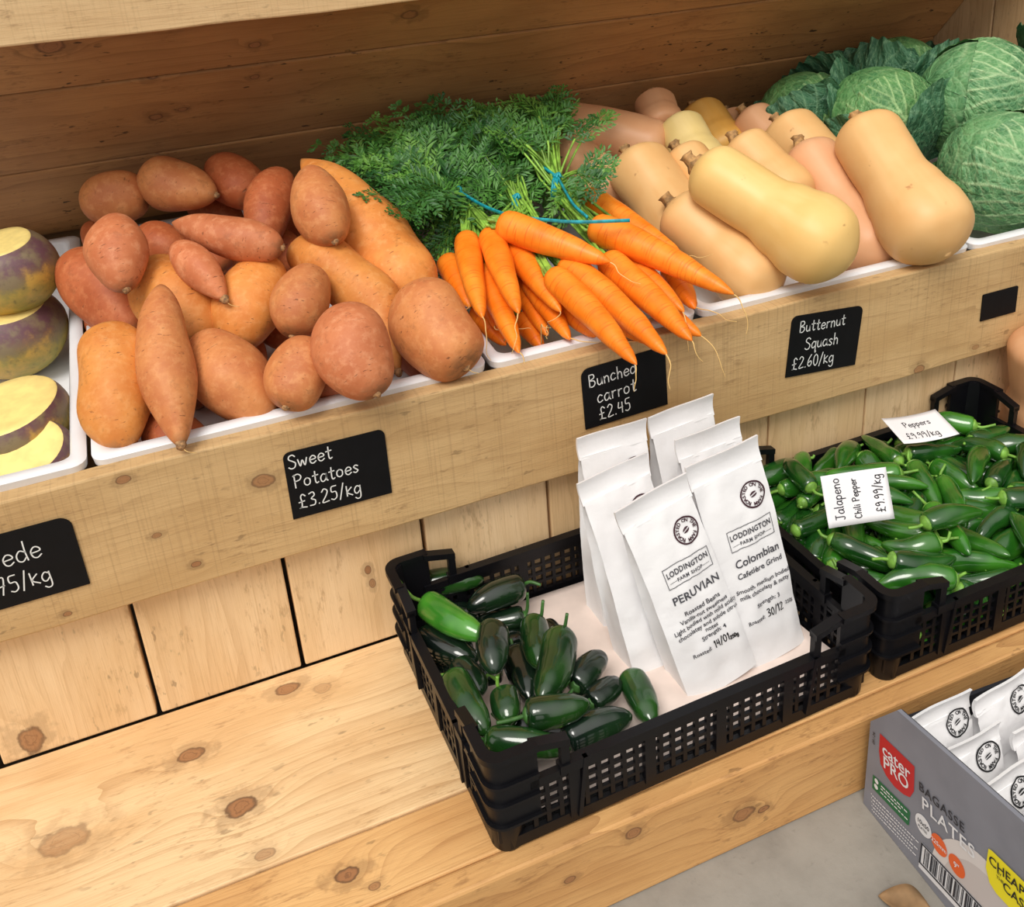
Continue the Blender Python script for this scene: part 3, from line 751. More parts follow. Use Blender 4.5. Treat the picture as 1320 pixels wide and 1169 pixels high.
FRONDS = {0: [[0.2018, 0.4743, 0.4566], [0.2365, 0.4669, 0.4678], [0.1452, 0.1978, 0.4306], [0.1071, 0.4541, 0.4719], [0.1949, 0.4695, 0.4196], [0.1751, 0.4199, 0.5078], [0.1583, 0.4042, 0.4833], [0.0945, 0.177, 0.4314], [0.1532, 0.4275, 0.4554], [0.1939, 0.4563, 0.4677], [0.1994, 0.4668, 0.4635], [0.1141, 0.4864, 0.4376], [0.1107, 0.4362, 0.4727], [0.0866, 0.3039, 0.4627], [0.2176, 0.4782, 0.4572], [0.1066, 0.1435, 0.4359], [0.1368, 0.311, 0.4], [0.1122, 0.4975, 0.4307], [0.1707, 0.4751, 0.4425], [0.1992, 0.4877, 0.4492], [0.1501, 0.411, 0.494], [0.0622, 0.3597, 0.4602], [0.184, 0.4757, 0.4632], [0.1439, 0.4437, 0.4891], [0.2362, 0.4943, 0.4092], [0.1496, 0.4784, 0.4558], [0.31, 0.4701, 0.4494], [0.1224, 0.2259, 0.4304], [0.2255, 0.4528, 0.4702], [0.0833, 0.2861, 0.4482], [0.1289, 0.2624, 0.4149], [0.1609, 0.3684, 0.4089], [0.2731, 0.4584, 0.4692], [0.1046, 0.2093, 0.4462], [0.1407, 0.1916, 0.4375], [0.122, 0.3105, 0.3903], [0.1771, 0.3851, 0.4777], [0.1978, 0.3983, 0.4419], [0.1432, 0.3248, 0.4628], [0.2315, 0.4547, 0.4705], [0.0698, 0.4476, 0.4365], [0.2462, 0.4863, 0.441], [0.218, 0.3925, 0.4311], [0.1964, 0.3581, 0.3856], [0.2822, 0.466, 0.4561], [0.1106, 0.3587, 0.3963], [0.2962, 0.478, 0.4503], [0.0915, 0.3098, 0.4639], [0.1062, 0.4064, 0.4394], [0.213, 0.5003, 0.415], [0.0669, 0.2024, 0.451], [0.1387, 0.3007, 0.4311], [0.1846, 0.3529, 0.424], [0.1175, 0.4292, 0.4068], [0.2263, 0.4492, 0.4915], [0.1198, 0.419, 0.4276], [0.2398, 0.4448, 0.4778], [0.0769, 0.4028, 0.4219], [0.1456, 0.1984, 0.4314], [0.1571, 0.3898, 0.4452], [0.1357, 0.2703, 0.4393], [0.1342, 0.304, 0.3996], [0.2316, 0.4011, 0.4501], [0.1993, 0.3352, 0.4066], [0.1119, 0.4509, 0.4696], [0.2411, 0.4526, 0.4396], [0.2447, 0.4848, 0.4534], [0.0749, 0.3695, 0.4537], [0.1585, 0.3588, 0.4786], [0.2515, 0.4663, 0.4527], [0.2177, 0.4954, 0.4358], [0.1446, 0.2729, 0.4623], [0.1148, 0.4958, 0.4227], [0.1421, 0.2643, 0.4286], [0.1651, 0.3247, 0.4448], [0.1783, 0.3705, 0.4339], [0.2308, 0.4517, 0.4715], [0.1057, 0.4362, 0.4659], [0.2473, 0.4826, 0.4466], [0.0913, 0.4103, 0.4391], [0.2134, 0.4347, 0.488], [0.1062, 0.138, 0.433], [0.2176, 0.4347, 0.4052], [0.1249, 0.2724, 0.3935], [0.1165, 0.217, 0.4134], [0.1787, 0.396, 0.4802], [0.1712, 0.3984, 0.4743], [0.1792, 0.272, 0.4348], [0.133, 0.2797, 0.4666], [0.1817, 0.3859, 0.4415], [0.2202, 0.4875, 0.449], [0.2101, 0.4242, 0.5037], [0.1821, 0.3054, 0.4334], [0.077, 0.4985, 0.43], [0.1612, 0.2121, 0.4351], [0.1176, 0.4535, 0.4612], [0.231, 0.4362, 0.4668], [0.1725, 0.3153, 0.416], [0.0961, 0.284, 0.4522], [0.1095, 0.4238, 0.4186], [0.1087, 0.429, 0.4888], [0.1259, 0.2383, 0.4071], [0.2388, 0.4368, 0.5015], [0.1151, 0.2464, 0.4515], [0.1548, 0.3499, 0.4809], [0.1398, 0.2487, 0.4453], [0.0799, 0.4354, 0.4514], [0.1581, 0.4152, 0.4681], [0.1972, 0.3731, 0.3856], [0.1025, 0.4652, 0.4205], [0.1997, 0.4763, 0.4473], [0.0893, 0.3515, 0.4186], [0.1452, 0.2001, 0.363], [0.1253, 0.2607, 0.3789], [0.1487, 0.1691, 0.3524], [0.1761, 0.2072, 0.3493], [0.1491, 0.2607, 0.3639], [0.119, 0.2861, 0.3935], [0.1103, 0.257, 0.4283], [0.0833, 0.3263, 0.4307], [0.0635, 0.4536, 0.4636]], 1: [[0.2349, 0.4729, 0.4591], [0.3537, 0.4739, 0.4483], [0.3615, 0.501, 0.4286], [0.2484, 0.3343, 0.4244], [0.2083, 0.4077, 0.4516], [0.3075, 0.481, 0.4056], [0.2631, 0.4435, 0.4102], [0.2643, 0.4799, 0.445], [0.2284, 0.4575, 0.4723], [0.2543, 0.4646, 0.4643], [0.2409, 0.4173, 0.4111], [0.2879, 0.4371, 0.4943], [0.3401, 0.5063, 0.4137], [0.3106, 0.3861, 0.4413], [0.293, 0.4441, 0.4802], [0.2492, 0.4815, 0.4418], [0.2896, 0.4963, 0.4287], [0.3437, 0.4018, 0.4762], [0.2666, 0.4525, 0.4786], [0.3038, 0.4447, 0.484], [0.2958, 0.4222, 0.4491], [0.3738, 0.4663, 0.4716], [0.2849, 0.4775, 0.4487], [0.3115, 0.4884, 0.4415], [0.3164, 0.4128, 0.4459], [0.2472, 0.5013, 0.4252], [0.2567, 0.3916, 0.4425], [0.309, 0.4906, 0.4255], [0.3063, 0.4827, 0.4489], [0.2885, 0.4811, 0.4469], [0.247, 0.4598, 0.4686], [0.1929, 0.2875, 0.4482], [0.2389, 0.4322, 0.412], [0.2282, 0.4377, 0.5071], [0.3213, 0.4833, 0.4271], [0.2962, 0.4616, 0.4634], [0.2686, 0.4475, 0.4939], [0.2721, 0.3027, 0.4699], [0.2561, 0.4579, 0.4702], [0.3147, 0.4093, 0.4403], [0.3672, 0.4991, 0.4288], [0.29, 0.4523, 0.4739], [0.2046, 0.317, 0.4638], [0.2471, 0.4217, 0.4021], [0.3037, 0.3997, 0.4623], [0.2964, 0.4827, 0.4363], [0.3019, 0.4459, 0.4212], [0.2032, 0.3809, 0.4753], [0.27, 0.4706, 0.4507], [0.306, 0.3805, 0.461], [0.2948, 0.4671, 0.4678], [0.2945, 0.375, 0.4514], [0.2345, 0.3916, 0.4647], [0.3201, 0.436, 0.4209], [0.3256, 0.4623, 0.4752], [0.4091, 0.4889, 0.4305], [0.3398, 0.4408, 0.4846], [0.3569, 0.4978, 0.4376], [0.2361, 0.3531, 0.4446], [0.2327, 0.4749, 0.4086], [0.383, 0.4916, 0.4416], [0.4105, 0.4908, 0.436], [0.2409, 0.4146, 0.4505], [0.2654, 0.5042, 0.4203], [0.2082, 0.2513, 0.4172], [0.2715, 0.3087, 0.4076], [0.2758, 0.2805, 0.3925], [0.3254, 0.307, 0.3823], [0.2511, 0.264, 0.3695], [0.2832, 0.2501, 0.362], [0.2826, 0.3677, 0.4082], [0.3113, 0.3819, 0.4057], [0.3307, 0.3669, 0.398], [0.3551, 0.3607, 0.3919], [0.3392, 0.3128, 0.3783], [0.258, 0.3358, 0.3924], [0.3711, 0.4108, 0.4009], [0.2279, 0.2832, 0.393], [0.1852, 0.2982, 0.4457]], 2: [[0.4082, 0.4461, 0.4708], [0.4588, 0.4915, 0.4406], [0.4121, 0.4821, 0.4375], [0.2905, 0.3263, 0.4686], [0.2883, 0.4207, 0.4819], [0.3492, 0.4428, 0.434], [0.3815, 0.4615, 0.4741], [0.2738, 0.3388, 0.46], [0.2576, 0.3426, 0.4737], [0.3302, 0.4442, 0.4642], [0.369, 0.4469, 0.4893], [0.4282, 0.4736, 0.4646], [0.3913, 0.4594, 0.4763], [0.2877, 0.4188, 0.4519], [0.3383, 0.5123, 0.4136], [0.4092, 0.4533, 0.4695], [0.3504, 0.4847, 0.4318], [0.4646, 0.4975, 0.4345], [0.396, 0.4714, 0.4569], [0.349, 0.4621, 0.4678], [0.4312, 0.4741, 0.4452], [0.3392, 0.3508, 0.4617], [0.4197, 0.4786, 0.4458], [0.31, 0.4595, 0.4688], [0.4098, 0.4666, 0.4704], [0.3919, 0.4649, 0.462], [0.3809, 0.4568, 0.4703], [0.3599, 0.461, 0.465], [0.3314, 0.505, 0.4197], [0.284, 0.3772, 0.4634], [0.4162, 0.4811, 0.45], [0.3475, 0.487, 0.4483], [0.3536, 0.4966, 0.423], [0.3019, 0.4745, 0.4559], [0.426, 0.4437, 0.4816], [0.2719, 0.3325, 0.4763], [0.2926, 0.4473, 0.4809], [0.3574, 0.3555, 0.4748], [0.3808, 0.4491, 0.4779], [0.3276, 0.4757, 0.4553], [0.4777, 0.3839, 0.4611, 1], [0.3808, 0.1811, 0.4396, 1], [0.3502, 0.153, 0.4345, 1], [0.4289, 0.4459, 0.4922], [0.4384, 0.3496, 0.4649, 1], [0.3335, 0.1308, 0.4255, 1], [0.3319, 0.1955, 0.3972], [0.3278, 0.2874, 0.3737], [0.3397, 0.2277, 0.363], [0.3273, 0.3911, 0.4124], [0.3722, 0.4124, 0.4062], [0.3088, 0.402, 0.4244]]}
TWINE = [[0.1906, 0.2097, 0.4172], [0.2113, 0.1896, 0.4168], [0.2242, 0.1336, 0.418], [0.2489, 0.1001, 0.418], [0.2764, 0.0653, 0.4198], [0.3252, 0.0344, 0.4211]]
TWINE_B = [[0.3162, 0.2057, 0.4167], [0.3304, 0.2858, 0.4243], [0.3383, 0.3741, 0.4289]]
TWINE_C = [[0.318, 0.2049, 0.4166], [0.3124, 0.1571, 0.4108], [0.3058, 0.1029, 0.4093]]
